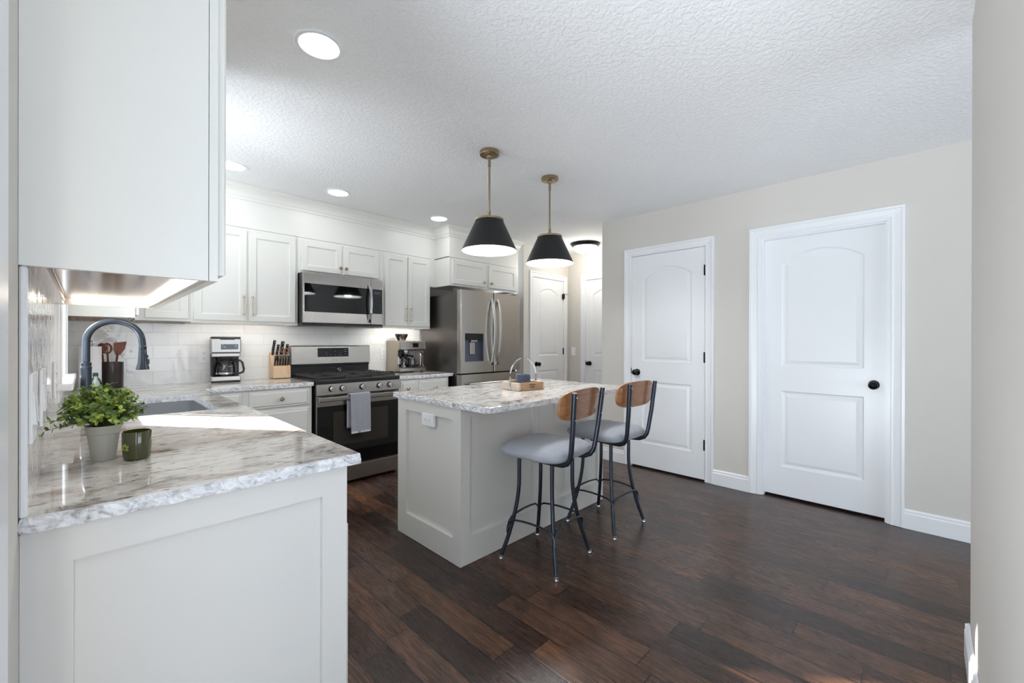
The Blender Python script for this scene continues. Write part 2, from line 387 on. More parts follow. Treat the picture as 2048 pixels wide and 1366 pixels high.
for (x0, x1, z0) in ((XR+.1, 4.262, 0), (4.262, 4.918, DJ), (4.918, XH, 0)): b.box(x0, x1, YH, YH+.09, z0, H)
struct('wall_hall', b, WALLP)
b = MB().box(XH+.09, XH+.13, Y1, YH+.12, 0, H)
for (y0, y1, z0) in ((Y1, 1.526, 0), (1.526, 2.232, DJ), (2.232, YH+.12, 0)): b.box(XH, XH+.09, y0, y1, z0, H)
struct('wall_passage', b, WALLP)
# near wall right of the camera; opening beside it added for even fill light
b = MB()
b.box(1.22, XN, YN-.12, YN, 0, H)
struct('wall_near', b, WALLP)
b = MB()
for (x0, x1, z0, z1) in ((0, .35, 0, H), (.35, 3.7, 0, .3), (.35, 3.7, 2.38, H), (3.7, 4.0, 0, H)): b.box(x0, min(x1, XR), YS-.13, YS, z0, z1)
struct('wall_living', b, WALLP)

def window(name, c, w, h, rz, panes=(1, 2), depth=.12):
    """c = centre of the opening on the room face; local -y faces the room"""
    t = thing(name, None, None, c, rz, kind='structure')
    f = MB(); fw = .04
    for (x0, x1, z0, z1) in ((-w/2, -w/2+fw, -h/2, h/2), (w/2-fw, w/2, -h/2, h/2), (-w/2+fw, w/2-fw, -h/2, -h/2+fw), (-w/2+fw, w/2-fw, h/2-fw, h/2)):
        f.box(x0, x1, .05, .10, z0, z1, .004)
    iw, ih = w-2*fw, h-2*fw
    for i in range(1, panes[0]): x = -iw/2+iw*i/panes[0]; f.box(x-.012, x+.012, .06, .09, -ih/2, ih/2)
    for i in range(1, panes[1]): z = -ih/2+ih*i/panes[1]; f.box(-iw/2, iw/2, .06, .09, z-.014, z+.014)
    f.build('window_frame', TRIM, t)
    MB().box(-iw/2, iw/2, .073, .077, -ih/2, ih/2).build('pane', WGLASS, t)
    return t
w1 = window('window_1', (0, (WY0+WY1)/2, (WZ0+WZ1)/2), WY1-WY0, WZ1-WZ0, R(90))
# casing, jamb lining and sill of the sink window
b = MB(); cw = .058
for (y0, y1, z0, z1) in ((WY0-cw, WY0, WZ0, WZ1+cw), (WY1, WY1+cw, WZ0, WZ1+cw), (WY0, WY1, WZ1, WZ1+cw)):
    b.box(0.001, .017, y0, y1, z0, z1, .003)
for (y0, y1) in ((WY0-cw+.004, WY0-cw+.02), (WY1+cw-.02, WY1+cw-.004)): b.box(.016, .024, y0, y1, WZ0, WZ1+cw, .003)
b.build('casing', TRIM, w1, world=True)
MB().box(-.05, .055, WY0-cw-.02, WY1+cw+.02, WZ0-.025, WZ0+.002, .004).box(0.001, .016, WY0-cw, WY1+cw, WZ0-.075, WZ0-.025, .003).build('sill', TRIM, w1, world=True)
w2 = window('window_2', (0, (DY0+DY1)/2, DZ1/2+.01), DY1-DY0, DZ1-.02, R(90), (1, 1))
b = MB()
for (y0, y1, z0, z1) in ((DY1, DY1+.1, 0.002, DZ1+.09), (DY0-.1, DY0, 0.002, DZ1+.09), (DY0, DY1, DZ1, DZ1+.09)): b.box(.0005, .012, y0, y1, z0, z1, .003)
b.build('casing', TRIM, w2, world=True)
window('added_window', (2.025, YS, 1.34), 3.35, 2.08, R(180), (3, 1))  # unseen window added so fill light can enter from behind

def base_prof(z1=.13, t=.015): return [(0, 0), (t, 0), (t, z1-.03), (t*.7, z1-.022), (t*.75, z1-.01), (t*.35, z1), (0, z1)]
def baseboard(name, x0, y0, x1, y1, nx, ny):
    ls = [[(x+nx*p, y+ny*p, q+.001) for p, q in base_prof()] for x, y in ((x0, y0), (x1, y1))]
    struct(name, MB().loops(ls), TRIM)
e = .001
baseboard('baseboard_right', XR-e, 1.298, XR-e, 1.0234, -1, 0)
baseboard('baseboard_right', XR-e, .1506, XR-e, -.1325, -1, 0)
baseboard('baseboard_right', XR-e, -1.0813, XR-e, YS, -1, 0)
baseboard('baseboard_near', 1.22, YN+e, XN+.014, YN+e, 0, 1)
baseboard('baseboard_near', XN+e, YN+.014, XN+e, YN-.12, 1, 0)
baseboard('baseboard_hall', XR+.12, YH-e, 4.2, YH-e, 0, -1)
baseboard('baseboard_hall', 4.985, YH-e, XH, YH-e, 0, -1)
baseboard('baseboard_passage', XH-e, YH, XH-e, 2.305, -1, 0)

# ------------------------------------------------------------ passage doors
def arch(x0, x1, z0, z1, rise, ins, n=14):
    """panel outline, arched top when rise > 0"""
    xa, xb, za = x0+ins, x1-ins, z0+ins
    pts = [(xa, za), (xb, za)]
    if rise <= 0:
        pts += [(xb, z1-ins), (xa, z1-ins)]
        return pts
    cx = (x0+x1)/2; hw = (x1-x0)/2; rad = (hw*hw+rise*rise)/(2*rise); cz = z1-rad
    for i in range(n+1):
        x = xb+(xa-xb)*i/n; pts.append((x, cz+sqrt((rad-ins)**2-(x-cx)**2)))
    return pts
def panel_door(t, x0, x1, z0, z1, yf, panels, thick=.035):
    """front face at yf looking to -y, in the frame of t"""
    bm = bmesh.new(); allv = []; edges = []
    def loop(pts, y): return [bm.verts.new((p[0], y, p[1])) for p in pts]
    def ring(vs):
        return [bm.edges.new((vs[i], vs[(i+1) % len(vs)])) for i in range(len(vs))]
    outer = loop([(x0, z0), (x1, z0), (x1, z1), (x0, z1)], yf); edges += ring(outer)
    back = loop([(x0, z0), (x1, z0), (x1, z1), (x0, z1)], yf+thick)
    for i in range(4): bm.faces.new((outer[i], outer[(i+1) % 4], back[(i+1) % 4], back[i]))
    bm.faces.new(back)
    for (px0, px1, pz0, pz1, rise) in panels:
        prev = loop(arch(px0, px1, pz0, pz1, rise, 0), yf); edges += ring(prev)
        for ins, d in ((.010, .007), (.024, .008), (.046, .0025), (.05, .0025)):
            cur = loop(arch(px0, px1, pz0, pz1, rise, ins), yf+d); n = len(cur)
            for i in range(n): bm.faces.new((prev[i], prev[(i+1) % n], cur[(i+1) % n], cur[i]))
            prev = cur
        bm.faces.new(prev)
    bmesh.ops.triangle_fill(bm, use_beauty=True, use_dissolve=False, edges=edges)
    m = MB(); m.bm.free(); m.bm = bm
    return m.build('door_panel', TRIM, t)
def casing(t, x0, x1, z1, w=.072, y=0):
    """mitred casing with a stepped profile around an opening x0..x1 up to z1 (inner edge)"""
    prof = [(0, 0), (0, -.010), (.004, -.012), (.012, -.012), (.016, -.009), (.05, -.014), (.056, -.018), (w, -.018), (w, 0)]
    path = [(x0, 0.002, -1, 0), (x0, z1, -1, 1), (x1, z1, 1, 1), (x1, 0.002, 1, 0)]
    ls = [[(px+dx*o, y+yy, pz+dz*o) for o, yy in prof] for px, pz, dx, dz in path]
    return MB().loops(ls).build('casing', TRIM, t)
def knob(t, x, z, y=0):
    k = MB().lathe([(0, 0), (.032, 0), (.032, .006), (.026, .011), (.012, .013), (.011, .03), (.018, .036), (.027, .046), (.029, .056), (.025, .066), (.012, .072), (0, .073)], (x, y, z), 24, axis='Y').build('door_knob', BRONZE, t, smooth=True)
    return k
def hinge(t, x, z, y=0):
    MB().box(x-.008, x+.008, y-.008, y+.002, z-.045, z+.045, .002).tube([(x, y-.008, z-.048), (x, y-.008, z+.048)], .0055, 8).build('hinge', BRONZE, t)
def door(name, loc, rz, wo, label, knob_x, hinge_x=None, recess=0, stop=False, z1=2.116):
    """wo = casing outer width; local x from 0 to wo, front -y"""
    t = thing(name, None, None, loc, rz, kind='structure')
    w = .072; a, c = w, wo-w
    casing(t, a, c, z1)
    j = MB()   # jamb lining and stop
    if recess:
        j.box(a, a+.018, -.004, recess+.03, .002, z1).box(c-.018, c, -.004, recess+.03, .002, z1).box(a+.018, c-.018, -.004, recess+.03, z1-.018, z1)
        j.box(a+.018, a+.03, .01, recess, .002, z1-.018).box(c-.03, c-.018, .01, recess, .002, z1-.018).box(a+.03, c-.03, .01, recess, z1-.03, z1-.018)
        j.build('door_jamb', TRIM, t); a += .03; c -= .03; zt = z1-.03; yf = recess
    else:
        j.box(a-.001, a+.004, -.004, .03, .002, z1).box(c-.004, c+.001, -.004, .03, .002, z1).box(a, c, -.004, .03, z1-.004, z1+.001)
        j.build('door_jamb', TRIM, t); a += .007; c -= .007; zt = z1-.008; yf = -.002
    W_ = c-a; st = .115
    panel_door(t, a, c, .018, zt, yf, [(a+st, c-st, .25, .86, 0), (a+st, c-st, 1.06, 1.98, .085*W_/.7)])
    k = knob(t, a+knob_x if knob_x > 0 else c+knob_x, .95, yf)
    MB().box(a, c, yf+.02, yf+.03, .002, .018).build('door_gap_shade', DARKGAP, t)  # dark block closing the gap, standing in for shade under the door
    if hinge_x is not None:
        for z in (1.896, 1.114, .329): hinge(t, a if hinge_x == 'L' else c, z, yf)
        x = c if hinge_x == 'L' else a
        MB().box(x-.010, x-.002, yf-.004, yf+.001, .93, .99, .001).build('strike_plate', BRONZE, t)
    if stop:
        MB().box(c-.03, c-.022, yf-.05, yf, 1.86, 1.93, .002).tube([(c-.026, yf-.04, 1.925), (c+.06, yf-.045, 1.93)], .004, 8).build('door_stop', BRONZE, t)
    return t
door('door_1', (XR, 1.0234, 0), R(-90), .8728, '', .062, 'R')
door('door_2', (XR, -.1325, 0), R(-90), .9488, '', -.062, None, recess=.055)
door('door_3', (4.19, YH, 0), 0, .80, '', .06, 'R', stop=True)
door('door_4', (XH, 2.304, 0), R(-90), .85, '', .065, 'R')

# ------------------------------------------------------------ backsplash and wall finishing
t = MB().box(.008, .33, YB-.009, YB-.001, CT, 1.40).box(.33, 1.40, YB-.009, YB-.001, CT, 1.388).box(1.40, 2.25, YB-.009, YB-.001, CT, 1.43).box(2.25, 2.85, YB-.009, YB-.001, CT, 1.388)
struct('wall_tile_back', t, TILEB)
t = MB()
for (y0, y1, z1) in ((.062, WY0-cw-.001, 1.41), (WY0-cw-.001, WY1+cw+.001, WZ0-.08), (WY1+cw+.001, YB-.009, 1.41)): t.box(.001, .009, y0, y1, CT, z1)
struct('wall_tile_left', t, TILEL)
struct('trim_tile_edge', MB().box(.001, .012, .048, .063, CT+.001, 1.399, .003), TRIM)
struct('trim_tile_edge', MB().box(2.85, 2.87, YB-.012, YB-.001, CT+.001, 1.388, .003), TRIM)

# ------------------------------------------------------------ cabinets
def nest(t, name, m, ls, y0=0):
    """nested rectangular loops (x0,x1,z0,z1 inset i, depth y): front looks to -y"""
    return MB().loops(ls, True, True).build(name, m, t)
def rect(x0, x1, z0, z1, i, y): return [(x0+i, y, z0+i), (x1-i, y, z0+i), (x1-i, y, z1-i), (x0+i, y, z1-i)]
def cab_door(t, x0, x1, z0, z1, y, m=WHITE, fr=.055, th=.019):
    q = lambda i, d: rect(x0, x1, z0, z1, i, y+d)
    return nest(t, 'door', m, [q(0, th), q(0, .004), q(.004, 0), q(fr-.006, 0), q(fr, .004), q(fr+.002, .009), q(fr+.004, .009)])
def drawer(t, x0, x1, z0, z1, y, m=GREIGE, th=.019):
    q = lambda i, d: rect(x0, x1, z0, z1, i, y+d)
    return nest(t, 'drawer_front', m, [q(0, th), q(0, .010), q(.004, .007), q(.014, .007), q(.022, 0), q(.03, 0)])
def raised_door(t, x0, x1, z0, z1, y, m=GREIGE): 
    o = drawer(t, x0, x1, z0, z1, y, m); o.name = 'door'; return o
def bar_pull(d, x, z0, z1, y):
    p = MB().tube([(x, y-.028, z0), (x, y-.028, z1)], .0048, 10)
    for z in (z0+.012, z1-.012):
        p.tube([(x, y, z), (x, y-.028, z)], .005, 8).lathe([(0, -.008), (.008, -.008), (.009, 0), (.008, .008), (0, .008)], (x, y-.028, z), 12)
    p.build('handle', CHAMP, d, smooth=True)
def knob_pull(d, x, z, y, m=None):
    MB().lathe([(0, 0), (.006, 0), (.006, .014), (.012, .018), (.015, .024), (.014, .029), (.010, .031), (.009, .028), (0, .028)], (x, y, z), 18, axis='Y').build('knob', m or CHAMP, d, smooth=True)

# upper cabinet on the left wall beside the camera
UZ0, UZ1 = 1.40, 2.19
t = thing('upper_cabinet', 'tall white upper cabinet at left edge, blank side panel facing the room', 'cabinet', (0.002, .045, UZ0))
b = MB().box(.0005, .297, .045, .063, UZ0, UZ1).box(.003, .297, 1.282, 1.30, UZ0, UZ1).box(.003, .297, .063, 1.282, UZ1-.018, UZ1).box(.003, .012, .063, 1.282, UZ0+.03, UZ1-.018)
b.build('side_panel', WHITE, t, world=True)
b = MB().box(.2985, .316, .045, 1.30, UZ0, UZ0+.035).box(.2985, .316, .045, 1.30, UZ1-.035, UZ1)
for y in (.045, .64, 1.26): b.box(.2985, .316, y, y+.04, UZ0+.035, UZ1-.035)
b.build('face_frame', WHITE, t, world=True)
MB().box(.012, .297, .063, 1.282, UZ0+.026, UZ0+.034).build('bottom_panel', UNDERW, t, world=True)
MB().box(.004, .034, .063, 1.282, UZ0+.002, UZ0+.022, .002).box(.286, .297, .063, 1.282, UZ0+.004, UZ0+.024).build('mounting_rail', UNDERW, t, world=True)
def door_x(t, y0, y1, z0, z1, x, m=WHITE, fr=.055):
    """cabinet door facing +x"""
    def q(i, d): return [(x-d, y0+i, z0+i), (x-d, y1-i, z0+i), (x-d, y1-i, z1-i), (x-d, y0+i, z1-i)]
    return MB().loops([q(0, .019), q(0, .004), q(.004, 0), q(fr-.006, 0), q(fr, .004), q(fr+.002, .009), q(fr+.004, .009)]).build('door', m, t, world=True)
door_x(t, .062, .655, UZ0+.017, UZ1-.02, .336); door_x(t, .665, 1.285, UZ0+.017, UZ1-.02, .336)
b = MB().box(.268, .282, .075, 1.268, UZ0+.018, UZ0+.022).box(.05, .28, 1.262, 1.276, UZ0+.018, UZ0+.022)
b.build('light_strip', LEDM, t, world=True)
lamp('under_cabinet_light', 'AREA', (.25, .68, UZ0+.015), .12, (1, .96, .88), .02, 1.1, (0, 0, -1))

# corner upper cabinet past the window
t = thing('upper_cabinet', 'white corner upper cabinet past the sink window, seen just above the faucet', 'cabinet', (0.002, 2.4, UZ0))
MB().box(.003, .311, 2.4, YB-.0095, UZ0+.022, UZ1-.004).box(.0095, .311, 2.4, 2.416, UZ0, UZ0+.022).build('carcass', WHITE, t, world=True)
MB().box(.0095, .311, 2.416, YB-.0095, UZ0+.014, UZ0+.0225).box(.3, .311, 2.416, 2.80, UZ0, UZ0+.014).box(.0095, .33, 3.07, YB-.0095, UZ0-.008, UZ0+.014).build('bottom_panel', UNDERW, t, world=True)
door_x(t, 2.415, 2.74, UZ0+.018, UZ1-.03, .332)

def upper(x0, x1, z0, y0, label, doors, pulls, grp=None, seam=None):
    t = thing('upper_cabinet', label, 'cabinet', ((x0+x1)/2, YB-.002, z0))
    MB().box(x0, x1, y0, YB-.0095, z0+.024, UZ1-.012).box(x0, x1, y0, y0+.019, z0, z0+.024).box(x0, x0+.016, y0+.019, YB-.0095, z0, z0+.024).box(x1-.016, x1, y0+.019, YB-.0095, z0, z0+.024).build('carcass', WHITE, t, world=True)
    MB().box(x0+.016, x1-.016, y0+.019, YB-.0095, z0+.020, z0+.0245).build('bottom_panel', UNDERW, t, world=True)
    for (a, c, za, zb), p in zip(doors, pulls):
        q = lambda i, d: [(a+i, y0-.019+d, za+i), (c-i, y0-.019+d, za+i), (c-i, y0-.019+d, zb-i), (a+i, y0-.019+d, zb-i)]
        d = MB().loops([q(0, .0185), q(0, .004), q(.004, 0), q(.049, 0), q(.055, .004), q(.057, .009), q(.059, .009)]).build('door', WHITE, t, world=True)
        if p:
            M_ = MB()
            if p[0] == 'bar':
                x, y = p[1], y0-.019
                M_.tube([(x, y-.028, p[2]), (x, y-.028, p[3])], .0048, 10)
                for z in (p[2]+.012, p[3]-.012):
                    M_.tube([(x, y, z), (x, y-.028, z)], .005, 8).lathe([(0, -.008), (.008, -.008), (.009, 0), (.008, .008), (0, .008)], (x, y-.028, z), 12)
                M_.build('handle', CHAMP, d, world=True, smooth=True)
            else:
                M_.lathe([(0, 0), (.006, 0), (.006, .014), (.012, .018), (.0155, .024), (.0145, .029), (.010, .031), (0, .030)], (p[1], y0-.019, p[2]), 18, axis='Y').build('knob', BRASS, d, world=True, smooth=True)
    return t
YU = 2.80; DB, DT = UZ0+.018, 2.158
upper(.333, .65, UZ0, YU, 'narrow white upper cabinet with one plain door, in the corner of the back wall', [(.385, .636, DB, DT)], [None])
t = upper(.651, 1.413, UZ0-.008, YU, 'white double-door upper cabinet above the coffee maker, left of the microwave', [(.664, 1.018, DB-.004, DT), (1.034, 1.392, DB-.004, DT)], [('bar', .990, 1.458, 1.62), ('bar', 1.052, 1.458, 1.62)])
MB().box(.70, 1.38, 2.822, 2.830, UZ0+.004, UZ0+.010).build('light_strip', LEDM, t, world=True)
lamp('under_cabinet_light', 'AREA', (1.04, 2.835, UZ0+.004), .95, (1, .99, .96), .7, .012, (0, .5, -1))
upper(1.414, 2.236, 1.862, YU, 'low white upper cabinet with two brass knobs over the microwave', [(1.44, 1.802, 1.886, DT), (1.82, 2.184, 1.886, DT)], [('knob', 1.784, 1.94), ('knob', 1.838, 1.94)])
t = upper(2.237, 2.812, UZ0-.008, YU, 'white double-door upper cabinet right of the microwave, above the espresso machine', [(2.25, 2.512, DB-.004, DT), (2.526, 2.799, DB-.004, DT)], [('bar', 2.490, 1.46, 1.61), ('bar', 2.548, 1.46, 1.61)])
MB().box(2.27, 2.79, 2.822, 2.830, UZ0+.004, UZ0+.010).build('light_strip', LEDM, t, world=True)
lamp('under_cabinet_light', 'AREA', (2.53, 2.835, UZ0+.004), 1.6, (1, .98, .93), .52, .012, (0, .5, -1))
YFC = 2.54
t = upper(2.889, 3.977, 1.868, YFC, 'white cabinet with two small doors over the refrigerator', [(2.922, 3.40, 1.888, 2.158), (3.458, 3.93, 1.888, 2.158)], [('knob', 3.37, 1.94), ('knob', 3.487, 1.94)])
# frieze boards and crown moulding up to the ceiling
struct('trim_frieze', MB().box(.003, .297, .045, 1.30, UZ1+.001, H-.001).box(.003, .297, 2.4, YB-.002, UZ1+.001, H-.001).box(.297, 2.826, YU+.002, YB-.002, UZ1+.001, H-.001).box(2.889, 3.977, YFC+.002, YB-.002, UZ1+.001, H-.001)
       .box(.333, 2.826, YU-.004, YU+.002, UZ1-.010, UZ1+.001, .002).box(2.885, 3.977, YFC-.004, YFC+.002, UZ1-.010, UZ1+.001, .002).box(2.826, 2.8885, YU+.02, YB-.002, 1.87, H-.001), WHITE)
cp = [(0, -.115), (.006, -.115), (.010, -.105), (.010, -.092), (.016, -.088), (.020, -.078), (.026, -.055), (.040, -.034), (.052, -.024), (.054, -.012), (.060, -.008), (.060, 0), (0, 0)]
path = [(.27, YU, 0, -1), (2.887, YU, -1, -1), (2.887, YFC, -1, -1), (3.977, YFC, 1, -1), (3.977, YFC+.5, 1, 0)]
struct('trim_crown', MB().loops([[(x+dx*o, y+dy*o+.002, H-.001+z) for o, z in cp] for x, y, dx, dy in path]), WHITE)
cpn = [(.297, .03, 1, -1)]

# ------------------------------------------------------------ base cabinets
t = thing('base_cabinet', 'long greige base cabinet along the left wall with a framed end panel', 'cabinet', (.33, 1.3, 0))
X1, YE = .648, .07
MB().box(.003, X1-.02, YE+.02, 1.325, .002, CZ).box(.003, X1-.02, 2.15, YB-.003, .002, CZ).box(.003, X1-.02, 1.325, 2.15, .002, .60).box(X1-.024, X1-.02, 1.325, 2.15, .6, CZ).build('carcass', GREIGE, t, world=True)
MB().box(X1-.02, X1, YE+.02, 2.45, .10, CZ).build('face_frame', GREIGE, t, world=True)
q = lambda i0, i1, z0, z1, d: [(i0, YE+d, z0), (i1, YE+d, z0), (i1, YE+d, z1), (i0, YE+d, z1)]
b = MB().loops([q(.0005, X1, .002, CZ, .0195), q(.0005, X1, .002, CZ, 0), q(.0735, .5755, .1605, .8025, 0), q(.0745, .5745, .1615, .8015, .014), q(.08, .57, .17, .795, .014)])
b.build('end_panel', mat('light greige end panel', (224, 223, 219), .36, tvar=.01), t, world=True)
for y0, y1 in ((.10, .62), (.63, 1.15), (1.16, 1.66), (1.67, 2.15)): door_x(t, y0, y1, .12, .69, X1+.019, GREIGE)
t = thing('base_cabinet', 'greige base cabinet with drawers left of the range', 'cabinet', (1.05, 2.75, 0))
MB().box(.65, 1.408, 2.452, YB-.003, .10, CZ).box(.65, 1.408, 2.52, YB-.003, .002, .10).build('carcass', GREIGE, t, world=True)
def wdrawer(t, x0, x1, z0, z1, y, name='drawer_front'):
    q = lambda i, d: [(x0+i, y+d, z0+i), (x1-i, y+d, z0+i), (x1-i, y+d, z1-i), (x0+i, y+d, z1-i)]
    return MB().loops([q(0, .019), q(0, .010), q(.004, .007), q(.014, .007), q(.022, 0), q(.03, 0)]).build(name, GREIGE, t, world=True)
def wknob(d, x, z, y, m):
    MB().lathe([(0, 0), (.007, 0), (.007, .012), (.014, .018), (.0185, .024), (.0175, .029), (.012, .032), (.010, .029), (0, .029)], (x, y, z), 20, axis='Y').build('knob', m, d, world=True, smooth=True)
d = wdrawer(t, .68, .905, .732, .866, 2.432); wknob(d, .80, .80, 2.432, CHAMP)
wdrawer(t, .68, .905, .12, .708, 2.432, 'door')
d = wdrawer(t, .955, 1.385, .732, .866, 2.432); wknob(d, 1.17, .80, 2.432, CHAMP)
wdrawer(t, .955, 1.385, .12, .708, 2.432, 'door')
t = thing('base_cabinet', 'greige base cabinet between the range and the refrigerator', 'cabinet', (2.53, 2.75, 0))
MB().box(2.222, 2.81, 2.452, YB-.003, .10, CZ).box(2.222, 2.81, 2.52, YB-.003, .002, .10).build('carcass', GREIGE, t, world=True)
d = wdrawer(t, 2.235, 2.40, .732, .862, 2.432); wknob(d, 2.30, .79, 2.432, CHAMP)
wdrawer(t, 2.235, 2.40, .12, .708, 2.432, 'door')
d = wdrawer(t, 2.44, 2.79, .732, .862, 2.432); wknob(d, 2.62, .775, 2.432, CHAMP)
wdrawer(t, 2.44, 2.79, .12, .708, 2.432, 'door')

# ------------------------------------------------------------ island
t = thing('kitchen_island', 'greige kitchen island with recessed frame panels', 'island', (2.27, .98, 0))
ix0, ix1, iy0, iy1 = 1.545, 2.98, .648, 1.311
MB().box(ix0+.02, ix1-.02, iy0+.02, iy1-.004, .002, CZ).build('carcass', GREIGE, t, world=True)
# short end facing the sink run: frame boards around a recessed panel
def framed(t, name, O, ux, w, nrm, panels, m=GREIGE, z1=CZ, d=.018):
    """board w wide starting at O along ux, outer face; panels = (a,b,z0,z1) recesses"""
    ux = Vector(ux); n = Vector(nrm); O = Vector(O)
    def P(a, z, dd): return tuple(O+ux*a-n*dd+Vector((0, 0, z)))
    bm = bmesh.new(); E_ = []
    def loop(a0, a1, z0, z1_, dd): return [bm.verts.new(P(a, z, dd)) for a, z in ((a0, z0), (a1, z0), (a1, z1_), (a0, z1_))]
    def ring(v): return [bm.edges.new((v[i], v[(i+1) % 4])) for i in range(4)]
    o = loop(0, w, .002, z1, 0); E_ += ring(o); bk = loop(0, w, .002, z1, .0196)
    for i in range(4): bm.faces.new((o[i], o[(i+1) % 4], bk[(i+1) % 4], bk[i]))
    bm.faces.new(bk)
    for (a0, a1, z0, zz) in panels:
        p = loop(a0, a1, z0, zz, 0); E_ += ring(p)
        c = loop(a0+.001, a1-.001, z0+.001, zz-.001, d)
        for i in range(4): bm.faces.new((p[i], p[(i+1) % 4], c[(i+1) % 4], c[i]))
        bm.faces.new(c)
    bmesh.ops.triangle_fill(bm, use_beauty=True, use_dissolve=False, edges=E_)
    M_ = MB(); M_.bm.free(); M_.bm = bm
    return M_.build(name, m, t, world=True)
framed(t, 'end_panel', (ix0, iy0+.0198, 0), (0, 1, 0), iy1-iy0-.0198, (-1, 0, 0), [(.053, .545, .145, .812)])
framed(t, 'end_panel', (ix1, iy0+.0198, 0), (0, 1, 0), iy1-iy0-.0198, (1, 0, 0), [(.053, .545, .145, .812)])
framed(t, 'side_panel', (ix0+.0002, iy0, 0), (1, 0, 0), 2.204-ix0-.0012, (0, -1, 0), [(.068, .60, .15, .822)])
framed(t, 'side_panel', (2.205, iy0, 0), (1, 0, 0), ix1-2.2052, (0, -1, 0), [(.15, .70, .15, .822)])
o_ = thing('power_outlet', 'white outlet plate on the end of the island', 'outlet', (ix0-.001, .958, .78), R(-90))
MB().box(-.061, .061, -.007, .012, -.037, .037, .002).build('cover_plate', PLASTW, o_)
for sx in (-.022, .022):
    MB().box(sx-.017, sx+.017, -.0085, -.007, -.014, .014, .001).build('socket', PLASTW, o_)
    MB().box(sx-.006, sx+.002, -.009, -.0084, .003, .005).box(sx-.006, sx+.002, -.009, -.0084, -.006, -.004).box(sx+.007, sx+.010, -.009, -.0084, -.002, .001).build('slot', DARKGAP, o_)

# ------------------------------------------------------------ granite slabs with a chiselled edge
def slab(name, xs, ys, inside, rough, label, cat='countertop', z0=CZ, z1=CT, seed=1):
    """cells of xs x ys where inside(x,y); rough(x,y,nx,ny) -> True for chiselled edge"""
    rg = random.Random(seed); bm = bmesh.new(); nx, ny = len(xs)-1, len(ys)-1
    IN = [[inside((xs[i]+xs[i+1])/2, (ys[j]+ys[j+1])/2) for j in range(ny)] for i in range(nx)]
    isin = lambda i, j: 0 <= i < nx and 0 <= j < ny and IN[i][j]
    nrm = {}
    for i in range(nx):
        for j in range(ny):
            if not IN[i][j]: continue
            for (di, dj, a, b) in ((-1, 0, (i, j), (i, j+1)), (1, 0, (i+1, j), (i+1, j+1)), (0, -1, (i, j), (i+1, j)), (0, 1, (i, j+1), (i+1, j+1))):
                if not isin(i+di, j+dj):
                    for v in (a, b): nrm.setdefault(v, set()).add((di, dj))
    T, Bt, S_ = {}, {}, {}
    def out(k):
        n = nrm[k]; return (max(-1, min(1, sum(a for a, _ in n))), max(-1, min(1, sum(c for _, c in n))))
    def vt(k):
        if k not in T:
            x, y = xs[k[0]], ys[k[1]]
            if k in nrm:
                ox, oy = out(k); ins = .0035 if rough(x, y, ox, oy) else 0
                x -= ox*ins; y -= oy*ins
            T[k] = bm.verts.new((x, y, z1))
        return T[k]
    def vb(k):
        if k not in Bt: Bt[k] = bm.verts.new((xs[k[0]], ys[k[1]], z0))
        return Bt[k]
    LV = [z1-.003, z1-.012, z1-.022, z0+.001]
    def vs(k):
        if k not in S_:
            x, y = xs[k[0]], ys[k[1]]; ox, oy = out(k); l = []
            rr = rough(x, y, ox, oy)
            for z in LV:
                o = rg.uniform(-.003, .0035) if rr else 0
                l.append(bm.verts.new((x+ox*o, y+oy*o, z+(rg.uniform(-.002, .002) if rr and z < z1-.004 and z > z0+.002 else 0))))
            S_[k] = l
        return S_[k]
    for i in range(nx):
        for j in range(ny):
            if not IN[i][j]: continue
            k = [(i, j), (i+1, j), (i+1, j+1), (i, j+1)]
            bm.faces.new([vt(a) for a in k]); bm.faces.new([vb(a) for a in reversed(k)])
            for (di, dj, a, b) in ((0, -1, k[0], k[1]), (1, 0, k[1], k[2]), (0, 1, k[2], k[3]), (-1, 0, k[3], k[0])):
                if isin(i+di, j+dj): continue
                A = [vt(a)]+vs(a)+[vb(a)]; B = [vt(b)]+vs(b)+[vb(b)]
                for p in range(len(A)-1): bm.faces.new((A[p], A[p+1], B[p+1], B[p]))
    M_ = MB(); M_.bm.free(); M_.bm = bm
    o = M_.build(name, GRAN); return tag(o, label, cat)
def fr(a, b, step, extra=()):
    n = max(1, round((b-a)/step)); s = sorted(set([round(a+(b-a)*i/n, 4) for i in range(n+1)]))
    for e_ in extra: 
        s = [v for v in s if abs(v-e_) > step*.45 or v in (a, b)]; s.append(e_)
    return sorted(set(s))
XL, YP, YBF = .682, .048, 2.43
sx0, sx1, sy0, sy1 = .165, .565, 1.345, 2.10
xs = fr(.0005, XL, .016, (sx0, sx1)); xs += fr(XL, 1.417, .016)[1:]
ys = fr(YP, YBF, .016, (sy0, sy1)); ys += fr(YBF, YB-.0005, .02)[1:]
slab('countertop', xs, ys, lambda x, y: (x < XL or y > YBF) and not (sx0 < x < sx1 and sy0 < y < sy1), lambda x, y, a, c: (a > 0 and x > XL-.01) or c < 0 and (y < .06 or abs(y-YBF) < .01),
     'L-shaped granite countertop along the left and back walls, with the sink cut into it', seed=3)
slab('countertop', fr(2.216, 2.858, .016), fr(YBF, YB-.0005, .02), lambda x, y: True, lambda x, y, a, c: a > 0 or c < 0, 'short granite countertop under the espresso machine, right of the range', seed=5)
slab('countertop', fr(1.535, 3.015, .016), fr(.418, 1.36, .016), lambda x, y: not (x < 1.562 and y < .442 and (1.562-x)+(.442-y) > .034) , lambda x, y, a, c: True, 'granite countertop on the island, under the wooden tray', seed=9)

